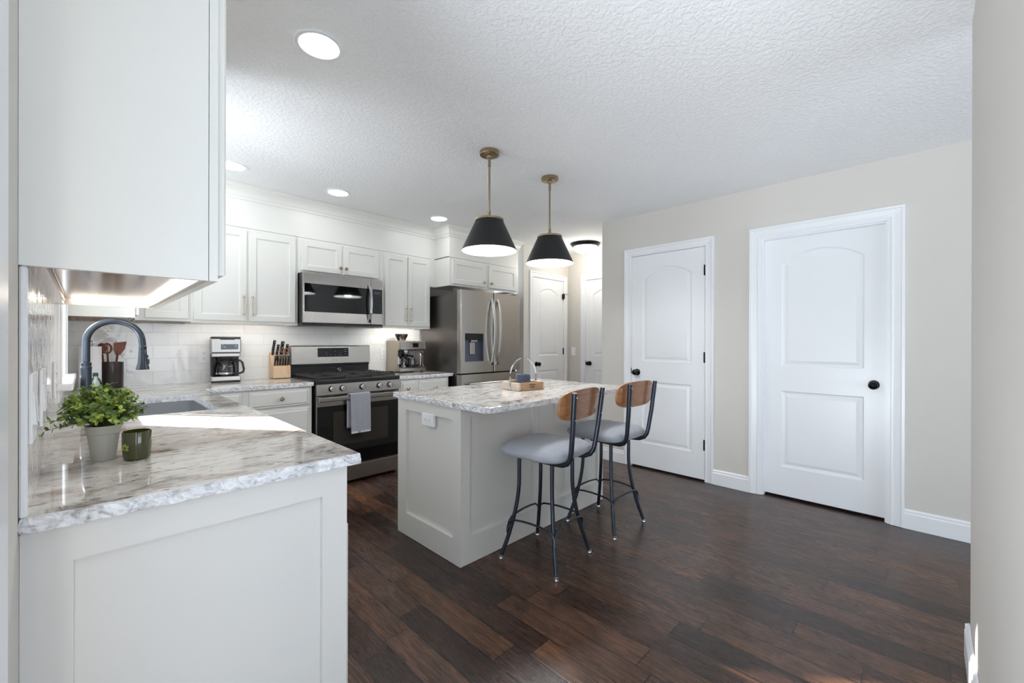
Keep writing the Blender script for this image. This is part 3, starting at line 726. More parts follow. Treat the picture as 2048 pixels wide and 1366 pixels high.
# sink and faucet
t = thing('kitchen_sink', 'grey undermount sink cut into the granite by the window', 'sink', ((sx0+sx1)/2, (sy0+sy1)/2, .64))
def bowl(i, z, r=.05):
    p = []
    for cx_, cy_, a0 in ((sx1-i-r, sy1-i-r, 0), (sx0+i+r, sy1-i-r, 90), (sx0+i+r, sy0+i+r, 180), (sx1-i-r, sy0+i+r, 270)):
        for k in range(6): a = R(a0+k*18); p.append((cx_+r*cos(a), cy_+r*sin(a), z))
    return p
MB().loops([bowl(-.012, CZ-.001), bowl(.004, CZ-.001), bowl(.006, .70), bowl(.03, .668), bowl(.10, .662)], False, True).build('basin', SINKM, t, world=True, smooth=True)
MB().lathe([(.05, 0), (.045, .004), (.03, .002), (0, .001)], ((sx0+sx1)/2, (sy0+sy1)/2, .6625), 20).build('drain', CHROME, t, world=True, smooth=True)
FX, FY = .092, 1.68
t = thing('kitchen_faucet', 'tall matte gunmetal pull-down faucet arching over the sink', 'faucet', (FX, FY, CT))
MB().lathe([(0, 0), (.024, 0), (.025, .006), (.022, .012), (.0205, .02), (.0195, .20), (.0195, .204)], (0, 0, .001), 28).build('base', FAUC, t, smooth=True)
MB().lathe([(.0195, .204), (.0205, .207), (.0205, .213), (.018, .216), (.018, .221), (.0195, .224), (.0195, .233), (.0145, .236), (0, .236)], (0, 0, .001), 28).build('collar', FAUC, t, smooth=True)
sp = []; AR = .102; SD = Vector((cos(R(-14)), sin(R(-14)), 0))
for k in range(0, 4): sp.append((0, 0, .23+.028*k))
zc = .334
for k in range(1, 23):
    a = pi-pi*k/22*1.0; sp.append(tuple(SD*(AR+AR*cos(a)) + Vector((0, 0, zc+AR*1.0*sin(a)))))
d2 = sp[-1]; sp += [(d2[0]+.002, d2[1], d2[2]-.02)]
MB().tube(sp, .0145, 18).build('spout', FAUC, t, smooth=True)
hx, hy, hz = sp[-1]
MB().lathe([(.015, .0), (.0158, -.004), (.0158, -.016), (.0145, -.018), (.016, -.022), (.017, -.05), (.020, -.085), (.026, -.110), (.027, -.116), (.024, -.119), (0, -.118)], (hx, hy, hz), 24).build('spray_head', FAUC, t, smooth=True)
MB().box(hx+.012, hx+.022, hy-.007, hy+.007, hz-.062, hz-.045, .003).box(hx+.014, hx+.026, hy-.007, hy+.007, hz-.094, hz-.066, .003).build('button', BLACKP, t)
MB().tube([(0, .025, .12), (0, .055, .125), (.012, .075, .20)], [.012, .010, .006], 12).build('handle', FAUC, t, smooth=True)

# ------------------------------------------------------------ gas range
RX0, RX1, RY = 1.427, 2.207, 2.415
t = thing('gas_range', 'stainless gas range with five knobs and black oven glass', 'stove', ((RX0+RX1)/2, 2.75, 0))
MB().box(RX0+.006, RX1-.006, RY+.03, 3.03, .03, .889).build('body', STEELD, t, world=True)
MB().box(RX0+.03, RX1-.03, RY+.05, 2.9, .002, .03).build('kick_base', BLACKP, t, world=True)
MB().box(RX0, RX1, RY-.002, 3.03, .889, .926, .006, 2).build('cooktop', BLACKM, t, world=True)
MB().prism([(RY+.03, .889), (RY-.006, .889), (RY-.014, .80), (RY+.03, .80)], RX0+.002, RX1-.002).build('control_panel', STEEL, t, world=True)
for kx in (1.555, 1.649, 1.826, 1.990, 2.096):
    MB().lathe([(.026, 0), (.027, .004), (.024, .008)], (kx, RY-.011, .848), 20, axis='Y', cap1=True).build('knob_bezel', BLACKP, t, world=True, smooth=True)
    MB().lathe([(.0215, .006), (.023, .009), (.022, .026), (.018, .030), (0, .030)], (kx, RY-.011, .848), 24, axis='Y').box(kx-.0045, kx+.0045, RY-.048, RY-.036, .828, .868, .003).build('control_knob', CHROME, t, world=True, smooth=30)
b = MB().box(RX0+.004, RX1-.004, RY, RY+.028, .172, .788, .003)
b.build('oven_door', STEEL, t, world=True)
MB().box(RX0+.012, RX1-.012, RY-.003, RY+.001, .178, .702).build('door_glass', BLACKG, t, world=True)
MB().box(1.572, 2.081, RY-.0045, RY-.003, .355, .648).build('oven_window', mat('tinted oven window', (44, 40, 36), .07, tvar=.05), t, world=True)
b = MB().prism([(RY-.050, .745), (RY-.056, .752), (RY-.056, .776), (RY-.050, .783), (RY-.040, .783), (RY-.040, .745)], RX0+.012, RX1-.012)
for x in (RX0+.03, RX1-.03): b.box(x-.012, x+.012, RY-.045, RY+.001, .75, .78, .003)
b.build('oven_handle', STEEL, t, world=True)
for x in (1.50, 1.60, 2.02, 2.12): MB().box(x-.028, x+.028, RY-.0012, RY+.001, .778, .784).build('vent_slot', DARKGAP, t, world=True)
MB().box(RX0+.004, RX1-.004, RY, RY+.028, .03, .165, .004).build('storage_drawer', STEEL, t, world=True)
MB().box(RX0+.01, RX1-.01, 3.031, 3.08, .90, 1.034).box(RX0+.01, RX1-.01, 3.015, 3.031, 1.014, 1.032, .003).build('rear_riser', BLACKM, t, world=True)
MB().prism([(3.008, 1.034), (3.020, 1.20), (3.030, 1.208), (3.085, 1.208), (3.085, 1.034)], RX0+.004, RX1-.004).build('backguard', STEEL, t, world=True)
MB().prism([(3.0105, 1.098), (3.0165, 1.184), (3.022, 1.184), (3.016, 1.098)], 1.668, 1.972).build('display_panel', SCREEN, t, world=True)
b = MB()
for r_ in range(4):
    for c_ in range(3): b.box(1.868+c_*.017, 1.876+c_*.017, 3.0115+(r_*.0014), 3.0135+r_*.0014, 1.112+r_*.0185, 1.117+r_*.0185)
for (x, z, w_) in ((1.925, 1.165, .03), (1.925, 1.145, .03), (1.93, 1.12, .018), (1.83, 1.145, .018), (1.83, 1.115, .016), (1.79, 1.115, .01), (1.75, 1.115, .012), (1.745, 1.138, .008)):
    b.box(x, x+w_, 3.0105+(z-1.098)*.07, 3.0125+(z-1.098)*.07, z, z+.005)
b.build('keypad_marks', mat('dim printed marks', (104, 108, 120), .5, tvar=.05), t, world=True)
MB().box(1.80, 1.86, 3.006, 3.0098, 1.058, 1.063).build('badge', MARK, t, world=True)
for gx0, gx1 in ((1.447, 1.69), (1.694, 1.94), (1.944, 2.187)):
    g = MB(); gy0, gy1 = 2.47, 2.985
    g.box(gx0, gx1, gy0, gy0+.012, .934, .952, .002).box(gx0, gx1, gy1-.012, gy1, .934, .952, .002).box(gx0, gx0+.012, gy0+.012, gy1-.012, .934, .952, .002).box(gx1-.012, gx1, gy0+.012, gy1-.012, .934, .952, .002)
    for k in range(1, 8):
        y = gy0+(gy1-gy0)*k/8; g.box(gx0+.01, gx0+.085, y-.005, y+.005, .940, .958, .002).box(gx1-.085, gx1-.01, y-.005, y+.005, .940, .958, .002)
    cx_ = (gx0+gx1)/2
    g.box(cx_-.005, cx_+.005, gy0+.01, gy0+.17, .940, .958, .002).box(cx_-.005, cx_+.005, gy1-.17, gy1-.01, .940, .958, .002).box(gx0+.01, gx1-.01, (gy0+gy1)/2-.006, (gy0+gy1)/2+.006, .938, .955, .002)
    for x in (gx0+.004, gx1-.012):
        for y in (gy0+.002, gy1-.012): g.box(x, x+.009, y, y+.009, .9255, .936)
    g.build('grate', IRON, t, world=True)
for x, y in ((1.57, 2.60), (1.57, 2.86), (1.817, 2.73), (2.065, 2.60), (2.065, 2.86)):
    MB().lathe([(.048, 0), (.05, .004), (.038, .008), (.038, .012), (.034, .016), (0, .017)], (x, y, .9255), 22).build('burner', BLACKM, t, world=True, smooth=True)
u_ = thing('cooking_spoon', 'dark handled utensil with a steel ring lying on the back of the range grates', 'utensil', (1.80, 2.93, .958))
MB().tube([(-.07, .02, .030), (-.02, .015, .034), (.015, .01, .024), (.032, .006, .010)], [.006, .007, .006, .005], 10).build('handle', BLACKP, u_, smooth=True)
MB().tube([(.045+.014*cos(2*pi*k/16), .003, .016+.014*sin(2*pi*k/16)) for k in range(16)], .0035, 8, closed=True).build('ring', CHROME, u_, smooth=True)

# dish towel over the oven handle
bm = bmesh.new(); rows = []
pathp = []
for k in range(19): pathp.append((RY-.036+.0, .50+(.785-.50)*k/18, 0))
for k in range(1, 6): a = pi*k/6; pathp.append((RY-.048+.014*cos(a), .787+.012*sin(a), k/6))
for k in range(25): pathp.append((RY-.062, .785-(.785-.452)*k/24, 1))
for i, (y, z, s_) in enumerate(pathp):
    row = []
    for j in range(15):
        u = j/14; hang = max(0, (.79-z)/.34)
        x0 = 1.674+s_*.020; x = x0+u*(.182-.004*hang)
        wv = .0045*sin(u*9+1+z*6)*hang+.003*sin(u*21)*hang
        row.append(bm.verts.new((x+(.008*hang if s_ > .5 else 0), y-(wv if s_ > .5 else -.0), z+(.006*u if s_ > .5 else 0))))
    rows.append(row)
for a, b_ in zip(rows, rows[1:]):
    for j in range(14): bm.faces.new((a[j], a[j+1], b_[j+1], b_[j]))
M_ = MB(); M_.bm.free(); M_.bm = bm
tw = M_.build('dish_towel', TOWELM, smooth=True, loc=(1.77, RY-.05, .79)); tag(tw, 'grey ribbed dish towel folded over the oven door handle', 'towel')
sm = tw.modifiers.new('thick', 'SOLIDIFY'); sm.thickness = .005; sm.offset = 0
b = MB().box(1.703, 1.876, RY-.068, RY-.058, .4525, .468)
hm = b.build('hem', mat('white towel hem', (206, 206, 212), .95, nscale=200, nstr=.3, tvar=.03), tw, world=True)

# ------------------------------------------------------------ microwave
MX0, MX1, MY = 1.417, 2.173, 2.68
t = thing('microwave_oven', 'over-the-range stainless microwave with black glass and curved handle', 'microwave', ((MX0+MX1)/2, 2.9, 1.40))
MB().box(MX0+.003, MX1-.003, MY+.03, 3.088, 1.405, 1.858).build('body', BLACKP, t, world=True)
MB().box(MX0, 2.044, MY, MY+.03, 1.414, 1.858, .004, 2).build('door', STEEL, t, world=True)
MB().box(2.048, MX1, MY, MY+.03, 1.414, 1.858, .004, 2).build('control_panel', STEEL, t, world=True)
MB().box(MX0+.012, 2.03, MY-.002, MY+.001, 1.512, 1.762).build('door_glass', BLACKG, t, world=True)
MB().box(2.062, MX1-.01, MY-.002, MY+.001, 1.522, 1.762).build('keypad', SCREEN, t, world=True)
b = MB().box(2.078, 2.142, MY-.0028, MY-.0018, 1.712, 1.74)
b.build('clock_display', mat('dim lcd', (66, 72, 80), .3, tvar=.1), t, world=True)
b = MB()
for r_ in range(9):
    for c_ in range(3): b.box(2.080+c_*.024, 2.090+c_*.024, MY-.0028, MY-.0018, 1.540+r_*.0182, 1.5445+r_*.0182)
b.build('keypad_marks', mat('dim printed keys', (92, 92, 98), .5, tvar=.05), t, world=True)
pts = [(2.024, MY-.002-.05*sin(pi*k/16)**.8, 1.436+.370*k/16) for k in range(17)]
MB().strap(pts, (1, 0, 0), .022, .012).build('handle', CHROME, t, world=True, smooth=30)
MB().box(MX0, MX1, MY+.004, 3.07, 1.396, 1.413, .003).build('bottom_grille', BLACKM, t, world=True)
for x in (1.46, 1.90): MB().box(x, x+.22, 2.76, 2.95, 1.389, 1.3955).build('vent_filter', STEELD, t, world=True)

# ------------------------------------------------------------ refrigerator
FY0 = 2.30
t = thing('refrigerator', 'stainless french door refrigerator with ice dispenser', 'refrigerator', (3.31, 2.7, 0))
MB().box(2.868, 3.755, FY0+.085, 3.05, .02, 1.765).build('case', STEELD, t, world=True)
MB().box(2.872, 3.745, FY0+.06, FY0+.085, .05, 1.76).build('door_gasket', DARKGAP, t, world=True)
MB().box(2.90, 3.72, FY0+.12, 3.0, .002, .02).build('foot_base', BLACKP, t, world=True)
def fdoor(x0, x1, z0, z1, name='door'):
    pr = [(x0, FY0+.06), (x0, FY0+.018), (x0+.004, FY0+.006), (x0+.014, FY0), (x1-.014, FY0), (x1-.004, FY0+.006), (x1, FY0+.018), (x1, FY0+.06)]
    return MB().prism(pr, z0, z1, 'Z').build(name, STEEL, t, world=True)
# left door with the dispenser opening: built as a frame round it
dx0, dx1, dz0, dz1 = 2.913, 3.178, 1.034, 1.338
pr = lambda x0, x1, l, r: ([(x0, FY0+.06), (x0, FY0+.018), (x0+.004, FY0+.006), (x0+.014, FY0)] if l else [(x0, FY0+.06), (x0, FY0)])+([(x1-.014, FY0), (x1-.004, FY0+.006), (x1, FY0+.018), (x1, FY0+.06)] if r else [(x1, FY0), (x1, FY0+.06)])
b = MB().prism(pr(2.852, 3.330, 1, 1), .912, dz0, 'Z').prism(pr(2.852, 3.330, 1, 1), dz1, 1.80, 'Z').prism(pr(2.852, dx0, 1, 0), dz0, dz1, 'Z').prism(pr(dx1, 3.330, 0, 1), dz0, dz1, 'Z')
ld = b.build('door', STEEL, t, world=True)
rd = fdoor(3.338, 3.766, .912, 1.80)
b = MB().box(dx0, dx1, FY0+.055, FY0+.0595, dz0, dz1).box(dx0, dx0+.004, FY0+.002, FY0+.055, dz0, dz1).box(dx1-.004, dx1, FY0+.002, FY0+.055, dz0, dz1).box(dx0+.004, dx1-.004, FY0+.002, FY0+.055, dz0, dz0+.004)
b.build('dispenser_recess', GLOVE, ld, world=True)
MB().box(dx0+.004, dx1-.004, FY0+.004, FY0+.055, dz1-.07, dz1-.001, .004).build('dispenser_control', BLACKG, ld, world=True)
MB().box(3.01, 3.10, FY0+.010, FY0+.050, 1.245, 1.27, .004).box(3.02, 3.09, FY0+.040, FY0+.050, 1.11, 1.245, .004).build('dispenser_paddle', STEEL, ld, world=True)
for d_, hx_ in ((ld, 3.290), (rd, 3.378)):
    pts = [(hx_, FY0-.004-.062*sin(pi*k/20)**.75, .995+.735*k/20) for k in range(21)]
    MB().strap(pts, (1, 0, 0), .024, .016).build('handle', CHROME, d_, world=True, smooth=30)
z1 = .897
fd = MB().prism(pr(2.852, 3.766, 1, 1), .50, z1, 'Z').build('freezer_drawer', STEEL, t, world=True)
MB().box(2.945, 3.68, FY0-.052, FY0-.040, .762, .806, .004).box(2.96, 2.985, FY0-.041, FY0-.001, .77, .80, .003).box(3.64, 3.665, FY0-.041, FY0-.001, .77, .80, .003).build('handle', STEEL, fd, world=True)
fd = MB().prism(pr(2.852, 3.766, 1, 1), .07, .49, 'Z').build('freezer_drawer', STEEL, t, world=True)
MB().box(2.945, 3.68, FY0-.052, FY0-.040, .40, .444, .004).box(2.96, 2.985, FY0-.041, FY0-.001, .41, .44, .003).box(3.64, 3.665, FY0-.041, FY0-.001, .41, .44, .003).build('handle', STEEL, fd, world=True)
for x in (2.872, 3.69): MB().box(x, x+.058, FY0+.03, FY0+.16, 1.801, 1.822, .003).box(x, x+.05, FY0+.086, FY0+.15, 1.765, 1.8015).build('hinge_cover', STEELD, t, world=True)

# ------------------------------------------------------------ counter appliances
cx0, cx1, cy0, cy1 = .802, 1.006, 2.86, 3.06
t = thing('coffee_maker', 'steel and black drip coffee maker with glass carafe', 'coffee maker', ((cx0+cx1)/2, (cy0+cy1)/2, CT))
MB().box(cx0+.004, cx1-.004, cy0+.002, cy1, CT+.001, CT+.012, .003).build('foot_base', BLACKP, t, world=True)
MB().box(cx0, cx1, cy0, cy1, CT+.012, CT+.052, .008, 2).build('warming_base', STEEL, t, world=True)
MB().box(cx0+.004, cx1-.004, 3.00, cy1-.002, CT+.052, 1.15).box(cx0+.002, cx0+.018, 2.93, 3.0, CT+.052, 1.15, .003).build('water_tower', BLACKP, t, world=True)
MB().box(cx0, cx1, cy0, cy1, 1.156, 1.272, .008, 2).build('brew_head', STEEL, t, world=True)
MB().box(cx0+.004, cx1-.004, cy0+.004, cy1-.002, 1.122, 1.155, .008, 2).build('brew_band', STEEL, t, world=True)
MB().box(cx0+.002, cx1-.002, cy0+.004, cy1-.002, 1.2725, 1.287, .005).box(cx0+.06, cx1-.045, cy0-.002, cy0+.006, 1.262, 1.280, .002).build('lid', BLACKP, t, world=True)
MB().lathe([(.055, 1.085), (.06, 1.105), (.07, 1.1215)], ((cx0+cx1)/2, 2.935, 0), 24).build('filter_basket', BLACKP, t, world=True, smooth=True)
MB().box(.868, .984, cy0-.003, cy0+.001, 1.184, 1.226, .001).build('control_screen', SCREEN, t, world=True)
b = MB()
for (x, z, w_, h_) in ((.874, 1.216, .012, .004), (.884, 1.207, .014, .004), (.876, 1.196, .008, .005), (.888, 1.196, .010, .005), (.962, 1.214, .015, .004), (.962, 1.203, .013, .004)): b.box(x, x+w_, cy0-.0036, cy0-.0028, z, z+h_)
b.build('button_marks', MARK, t, world=True)
cc = ((cx0+cx1)/2+.002, 2.93)
ca = MB().lathe([(.0, CT+.0545), (.066, CT+.055), (.073, CT+.065), (.074, CT+.10), (.068, CT+.14), (.058, CT+.165), (.056, CT+.168)], (cc[0], cc[1], 0), 30).build('carafe', CARAFE, t, world=True, smooth=True)
MB().lathe([(.056, 1.081), (.060, 1.083), (.060, 1.095), (.045, 1.10), (0, 1.10)], (cc[0], cc[1], 0), 26).build('carafe_lid', BLACKP, ca, world=True, smooth=True)
b = MB().lathe([(.0745, CT+.068), (.076, CT+.068), (.076, CT+.082), (.0745, CT+.082)], (cc[0], cc[1], 0), 30)
b.build('carafe_band', CHROME, ca, world=True, smooth=30)
hd = Vector((.93, -.36, 0)); P0 = Vector((cc[0], cc[1], 0))
pts = [P0+hd*.058+Vector((0, 0, 1.088)), P0+hd*.10+Vector((0, 0, 1.092)), P0+hd*.118+Vector((0, 0, 1.075)), P0+hd*.130+Vector((0, 0, 1.02)), P0+hd*.125+Vector((0, 0, .995)), P0+hd*.10+Vector((0, 0, .985)), P0+hd*.076+Vector((0, 0, .988))]
MB().tube(pts, .0085, 10).build('carafe_handle', BLACKP, ca, world=True, smooth=True)
b = MB()
for k in range(6): b.box(cc[0]+.028, cc[0]+.042, cc[1]-.0725+.004*(k//2)-.002, cc[1]-.0715+.004*(k//2)-.002, .985+.014*k, .987+.014*k)
b.build('level_marks', MARK, ca, world=True)

t.rotation_euler = (0, 0, R(-7))

# knife block and knives
t = thing('knife_block', 'light wood knife block between coffee maker and range', 'knife block', (1.333, 3.02, CT))
MB().prism([(2.952, CT+.006), (2.952, 1.030), (2.985, 1.032), (3.062, 1.150), (3.082, 1.138), (3.082, CT+.006)], 1.262, 1.405).build('block', BLOCKW, t, world=True)
MB().box(1.27, 1.397, 2.96, 3.075, CT+.0005, CT+.006).build('rubber_feet', BLACKP, t, world=True)
kn = thing('steak_knife', '', 'knife', (0, 0, 0), group='steak knives in the front slots of the knife block')
MB().tube([(0, 0, 0), (0, -.003, .05), (0, 0, .092)], [.0075, .0085, .0085], 8).build('handle', BLACKP, kn, smooth=True)
MB().lathe([(.0085, .088), (.0092, .092), (.0088, .101), (0, .103)], (0, 0, 0), 10).build('end_cap', CHROME, kn, smooth=True)
MB().box(-.001, .001, -.0102, .002, .004, .086).build('tang', CHROME, kn)
for i in range(6):
    o = kn if i == 0 else copy_tree(kn)
    o.location = (1.277+i*.0215, 2.968, 1.030); o.rotation_euler = (R(6), R(4), 0)
    o['label'] = ('leftmost of the six steak knives', 'second steak knife from the left', 'third steak knife from the left', 'fourth steak knife from the left', 'fifth steak knife from the left', 'rightmost of the six steak knives')[i]+' in the light wood knife block'
def big_knife(x, y, z, ln, label, w=.012):
    k = thing('kitchen_knife', label, 'knife', (x, y, z), group='large knives in the back slots of the knife block'); k.rotation_euler = (R(12), R(3), 0)
    MB().tube([(0, 0, 0), (0, .004, ln*.4), (0, -.004, ln*.75), (0, -.010, ln)], [w*.8, w, w*.95, w*1.1], 8).build('handle', BLACKP, k, smooth=True)
    b = MB().lathe([(.0, 0), (.005, .001), (.005, .004), (0, .005)], (0, -w-.012, ln*.92), 8, axis='Y')
    for f in (.3, .6): b.lathe([(0, 0), (.003, .001), (0, .002)], (0, -w+.001, ln*f), 8, axis='Y')
    b.build('rivet', CHROME, k)
big_knife(1.282, 3.045, 1.126, .135, 'tallest black handled knife at the back left of the knife block')
big_knife(1.300, 3.004, 1.079, .145, 'black handled knife in front of the tallest one, left side of the block', .011)
big_knife(1.352, 3.045, 1.126, .125, 'wide black handled knife behind the scissors, middle of the block', .015)
big_knife(1.392, 3.040, 1.118, .105, 'short black handled knife at the back right of the knife block', .012)
t = thing('kitchen_scissors', 'copper brown scissor loops sticking out of the knife block', 'scissors', (1.362, 3.0, 1.06))
for sx in (-.017, .018):
    MB().tube([(sx+.015*cos(2*pi*k/16), -.022, .108+.020*sin(2*pi*k/16)) for k in range(16)], .0042, 8, closed=True).tube([(sx*.8, -.021, .090), (sx*.3, -.010, .0)], .004, 8).build('finger_loop', REDH, t, smooth=True)

# espresso machine
ex0, ex1, ey0, ey1 = 2.432, 2.762, 2.795, 3.075
t = thing('espresso_machine', 'stainless espresso machine with bean hopper, on the short counter by the fridge', 'espresso machine', ((ex0+ex1)/2, 2.93, CT))
MB().prism([(ey1, CT+.012), (ey1, 1.248), (ey1-.01, 1.256), (2.83, 1.256), (2.815, 1.248), (2.805, 1.165), (2.84, 1.150), (2.93, 1.150), (2.93, CT+.012)], ex0+.014, ex1-.014).build('body', STEEL, t, world=True)
for x in (ex0, ex1-.0135):
    MB().prism([(ey1, CT+.012), (ey1, 1.246), (ey1-.01, 1.254), (2.84, 1.254), (2.822, 1.244), (2.812, 1.17), (2.852, 1.145), (2.858, 1.0), (2.84, CT+.062), (2.84, CT+.012)], x, x+.0135).build('side_panel', mat('champagne brushed steel', (186, 176, 160), .3, .9, tvar=.03), t, world=True)
MB().box(ex0+.001, ex1-.001, ey0, 2.839, CT+.012, CT+.052, .008, 2).box(ex0+.016, ex1-.016, 2.839, 2.9295, CT+.012, CT+.052).build('drip_tray', STEEL, t, world=True)
MB().box(ex0+.02, ex1-.02, ey0+.012, 2.925, CT+.0525, CT+.057).build('drip_grid', STEELD, t, world=True)
MB().box(ex0+.02, ex1-.06, 2.926, 2.9295, CT+.06, 1.145).build('splash_panel', CHROME, t, world=True)
b = MB()
for x in (ex0+.03, ex1-.04):
    for y in (2.83, 3.03): b.box(x, x+.02, y, y+.02, CT+.0005, CT+.012)
b.build('foot', BLACKP, t, world=True)
MB().box(2.600, 2.668, 2.806, 2.812, 1.186, 1.232, .001).build('touch_screen', SCREEN, t, world=True)
MB().lathe([(.034, 1.118), (.036, 1.124), (.036, 1.150)], (2.545, 2.868, 0), 22, cap0=True).build('group_head', CHROME, t, world=True, smooth=True)
MB().lathe([(.026, 1.080), (.030, 1.086), (.030, 1.117)], (2.545, 2.868, 0), 20, cap0=True).box(2.535, 2.555, 2.86, 2.876, 1.060, 1.080, .003).build('portafilter', BLACKM, t, world=True, smooth=30)
MB().tube([(2.545, 2.845, 1.102), (2.55, 2.80, 1.098), (2.556, 2.745, 1.088)], [.008, .012, .013], 12).build('portafilter_handle', BLACKP, t, world=True, smooth=True)
MB().lathe([(.022, 1.085), (.024, 1.15)], (2.475, 2.872, 0), 18, cap0=True).build('grinder_outlet', BLACKM, t, world=True, smooth=True)
MB().tube([(2.716, 2.86, 1.152), (2.72, 2.845, 1.12), (2.716, 2.84, 1.05), (2.712, 2.835, .985)], .0045, 10).build('steam_wand', CHROME, t, world=True, smooth=True)
MB().tube([(2.716, 2.852, 1.135), (2.735, 2.83, 1.115), (2.735, 2.822, 1.10)], .006, 8).build('wand_grip', BLACKP, t, world=True, smooth=True)
MB().lathe([(.040, 1.2565), (.046, 1.272), (.066, 1.306), (.070, 1.328), (.067, 1.328), (.062, 1.307), (.042, 1.273)], (2.535, 2.94, 0), 26).build('bean_hopper', HOPPER, t, world=True, smooth=True)
MB().lathe([(.0, 1.329), (.071, 1.3285), (.071, 1.333), (0, 1.335)], (2.535, 2.94, 0), 26).lathe([(.012, 1.262), (.014, 1.33)], (2.535, 2.94, 0), 12).build('hopper_lid', mat('smoked lid', (92, 74, 66), .2, tvar=.05), t, world=True, smooth=30)
t = thing('milk_pitcher', 'slim grey steel milk pitcher standing in the espresso machine', 'pitcher', (2.634, 2.872, CT+.0572))
MB().lathe([(0, .0003), (.034, .0005), (.036, .006), (.036, .03), (.030, .07), (.028, .085), (.031, .092), (.029, .092), (.026, .084), (.030, .04), (0, .03)], (0, 0, 0), 24).build('jug', STEELD, t, smooth=True)
MB().strap([(.030, -.004, .078), (.05, -.006, .07), (.052, -.006, .04), (.036, -.004, .02)], (0, 1, 0), .012, .003).build('handle', STEELD, t)
t = thing('coffee_tamper', 'chrome tamper with black handle on the drip tray', 'tamper', (2.51, 2.845, CT+.0572))
MB().lathe([(0, .0002), (.026, .0004), (.027, .02), (.012, .026), (0, .026)], (0, 0, 0), 20).build('head', CHROME, t, smooth=True)
MB().lathe([(0, .0262), (.009, .0265), (.008, .04), (.012, .055), (0, .062)], (0, 0, 0), 14).build('handle', CHROME, t, smooth=True)
t = thing('tamping_ring', 'black ring handled filter basket beside the chrome tamper', 'filter', (2.585, 2.822, CT+.0572))
MB().lathe([(0, .0002), (.024, .0004), (.028, .014), (.026, .022), (0, .02)], (0, 0, 0), 18).tube([(.02, -.004, .013), (.05, -.008, .016), (.085, -.006, .018)], [.008, .011, .012], 10).build('basket', BLACKM, t, smooth=30)

def outlet(name, c, rz, label, w=.078, hgt=.125, rock=False, n=1, kind='outlet'):
    t = thing(name, label, kind, c, rz)
    MB().box(-w/2, w/2, -.006, 0, -hgt/2, hgt/2, .002).build('cover_plate', PLASTW, t)
    for i in range(n):
        cx = (i-(n-1)/2)*.046
        if rock: MB().prism([(-.006, -.034), (-.011, -.034), (-.007, .034), (-.006, .034)], cx-.016, cx+.016).build('rocker', PLASTW, t)
        else:
            for z in (-.022, .022):
                MB().box(cx-.016, cx+.016, -.008, -.006, z-.015, z+.015, .001).build('socket', PLASTW, t)
                MB().box(cx-.008, cx-.006, -.0085, -.0078, z-.002, z+.006).box(cx+.005, cx+.007, -.0085, -.0078, z-.002, z+.006).box(cx-.002, cx+.002, -.0085, -.0078, z-.010, z-.006).build('slot', DARKGAP, t)
    return t
outlet('power_outlet', (.781, YB-.0095, 1.13), 0, 'white double outlet on the back tile, left of the coffee maker')
outlet('power_outlet', (2.402, YB-.0095, 1.118), 0, 'white outlet on the back tile, half hidden beside the espresso machine')
outlet('light_switch', (.0095, .160, 1.117), R(90), 'white switch plate on the left tile, nearest the camera', .116, .142, True, 2, 'switch')
outlet('light_switch', (.0095, .44, 1.112), R(90), 'white switch plate on the left tile, second from the camera', .116, .142, True, 2, 'switch')
outlet('power_outlet', (.0095, 1.05, 1.112), R(90), 'white outlet on the left tile next to the window casing', .078, .13)
outlet('light_switch', (XH-.0005, 2.44, 1.11), R(-90), 'white switch on the hall wall between the two far doors', .078, .125, True, 1, 'switch')

# ------------------------------------------------------------ items on the counters
PX, PY = .127, .50
t = thing('potted_plant', 'bushy green artificial plant in a pale cement pot', 'plant', (PX, PY, CT))
MB().lathe([(0, .0005), (.0245, .0005), (.026, .003), (.0345, .075), (.0365, .077), (.0390, .098), (.0393, .1), (.035, .1), (.033, .085), (0, .083)], (0, 0, 0), 32).build('pot', POTM, t, smooth=30)
bm = bmesh.new(); stems = MB(); rg = random.Random(11)
def leaf(p, d, ln, wd, up):
    s = d.cross(up).normalized(); n = s.cross(d).normalized()
    P = [p, p+d*ln*.35+s*wd*.5+n*ln*.05, p+d*ln*.75+s*wd*.42+n*ln*.02, p+d*ln-n*ln*.08, p+d*ln*.75-s*wd*.42+n*ln*.02, p+d*ln*.35-s*wd*.5+n*ln*.05, p+d*ln*.5+n*ln*.0]
    v = [bm.verts.new(q) for q in P]
    for a, b in ((0, 1), (1, 2), (2, 3), (3, 4), (4, 5), (5, 0)): bm.faces.new((v[6], v[a], v[b]))
for i in range(170):
    th = rg.uniform(0, 2*pi); ph = math.acos(rg.uniform(-.25, 1)); rr = rg.uniform(.058, .086)
    tip = Vector((rr*sin(ph)*cos(th)*1.05, rr*sin(ph)*sin(th)*1.05,   .128+rr*cos(ph)*1.05))
    if i > 160: tip = Vector((tip.x*1.35, tip.y*1.25, tip.z-.01))
    root = Vector((rg.uniform(-.014, .014), rg.uniform(-.014, .014), .086)); mid = root.lerp(tip, .5)+Vector((0, 0, .02))
    if tip.z < .105 and (tip.x**2+tip.y**2) < .05**2: continue
    pts = [root, mid, tip]; stems.tube(pts, [.0012, .001, .0006], 4)
    for k in range(9):
        f = .42+.58*k/8; p = (root.lerp(mid, f*2) if f < .5 else mid.lerp(tip, f*2-1)); dr = (tip-mid).normalized()
        a = rg.uniform(0, 2*pi); sd_ = dr.orthogonal().normalized(); sd_.rotate(Matrix.Rotation(a, 3, dr))
        leaf(p, (dr*.55+sd_*.8+Vector((0, 0, .15))).normalized(), rg.uniform(.012, .018), rg.uniform(.0075, .011), (dr+Vector((rg.uniform(-.3, .3), rg.uniform(-.3, .3), .4))).normalized())
M_ = MB(); M_.bm.free(); M_.bm = bm; M_.build('foliage', LEAF, t)
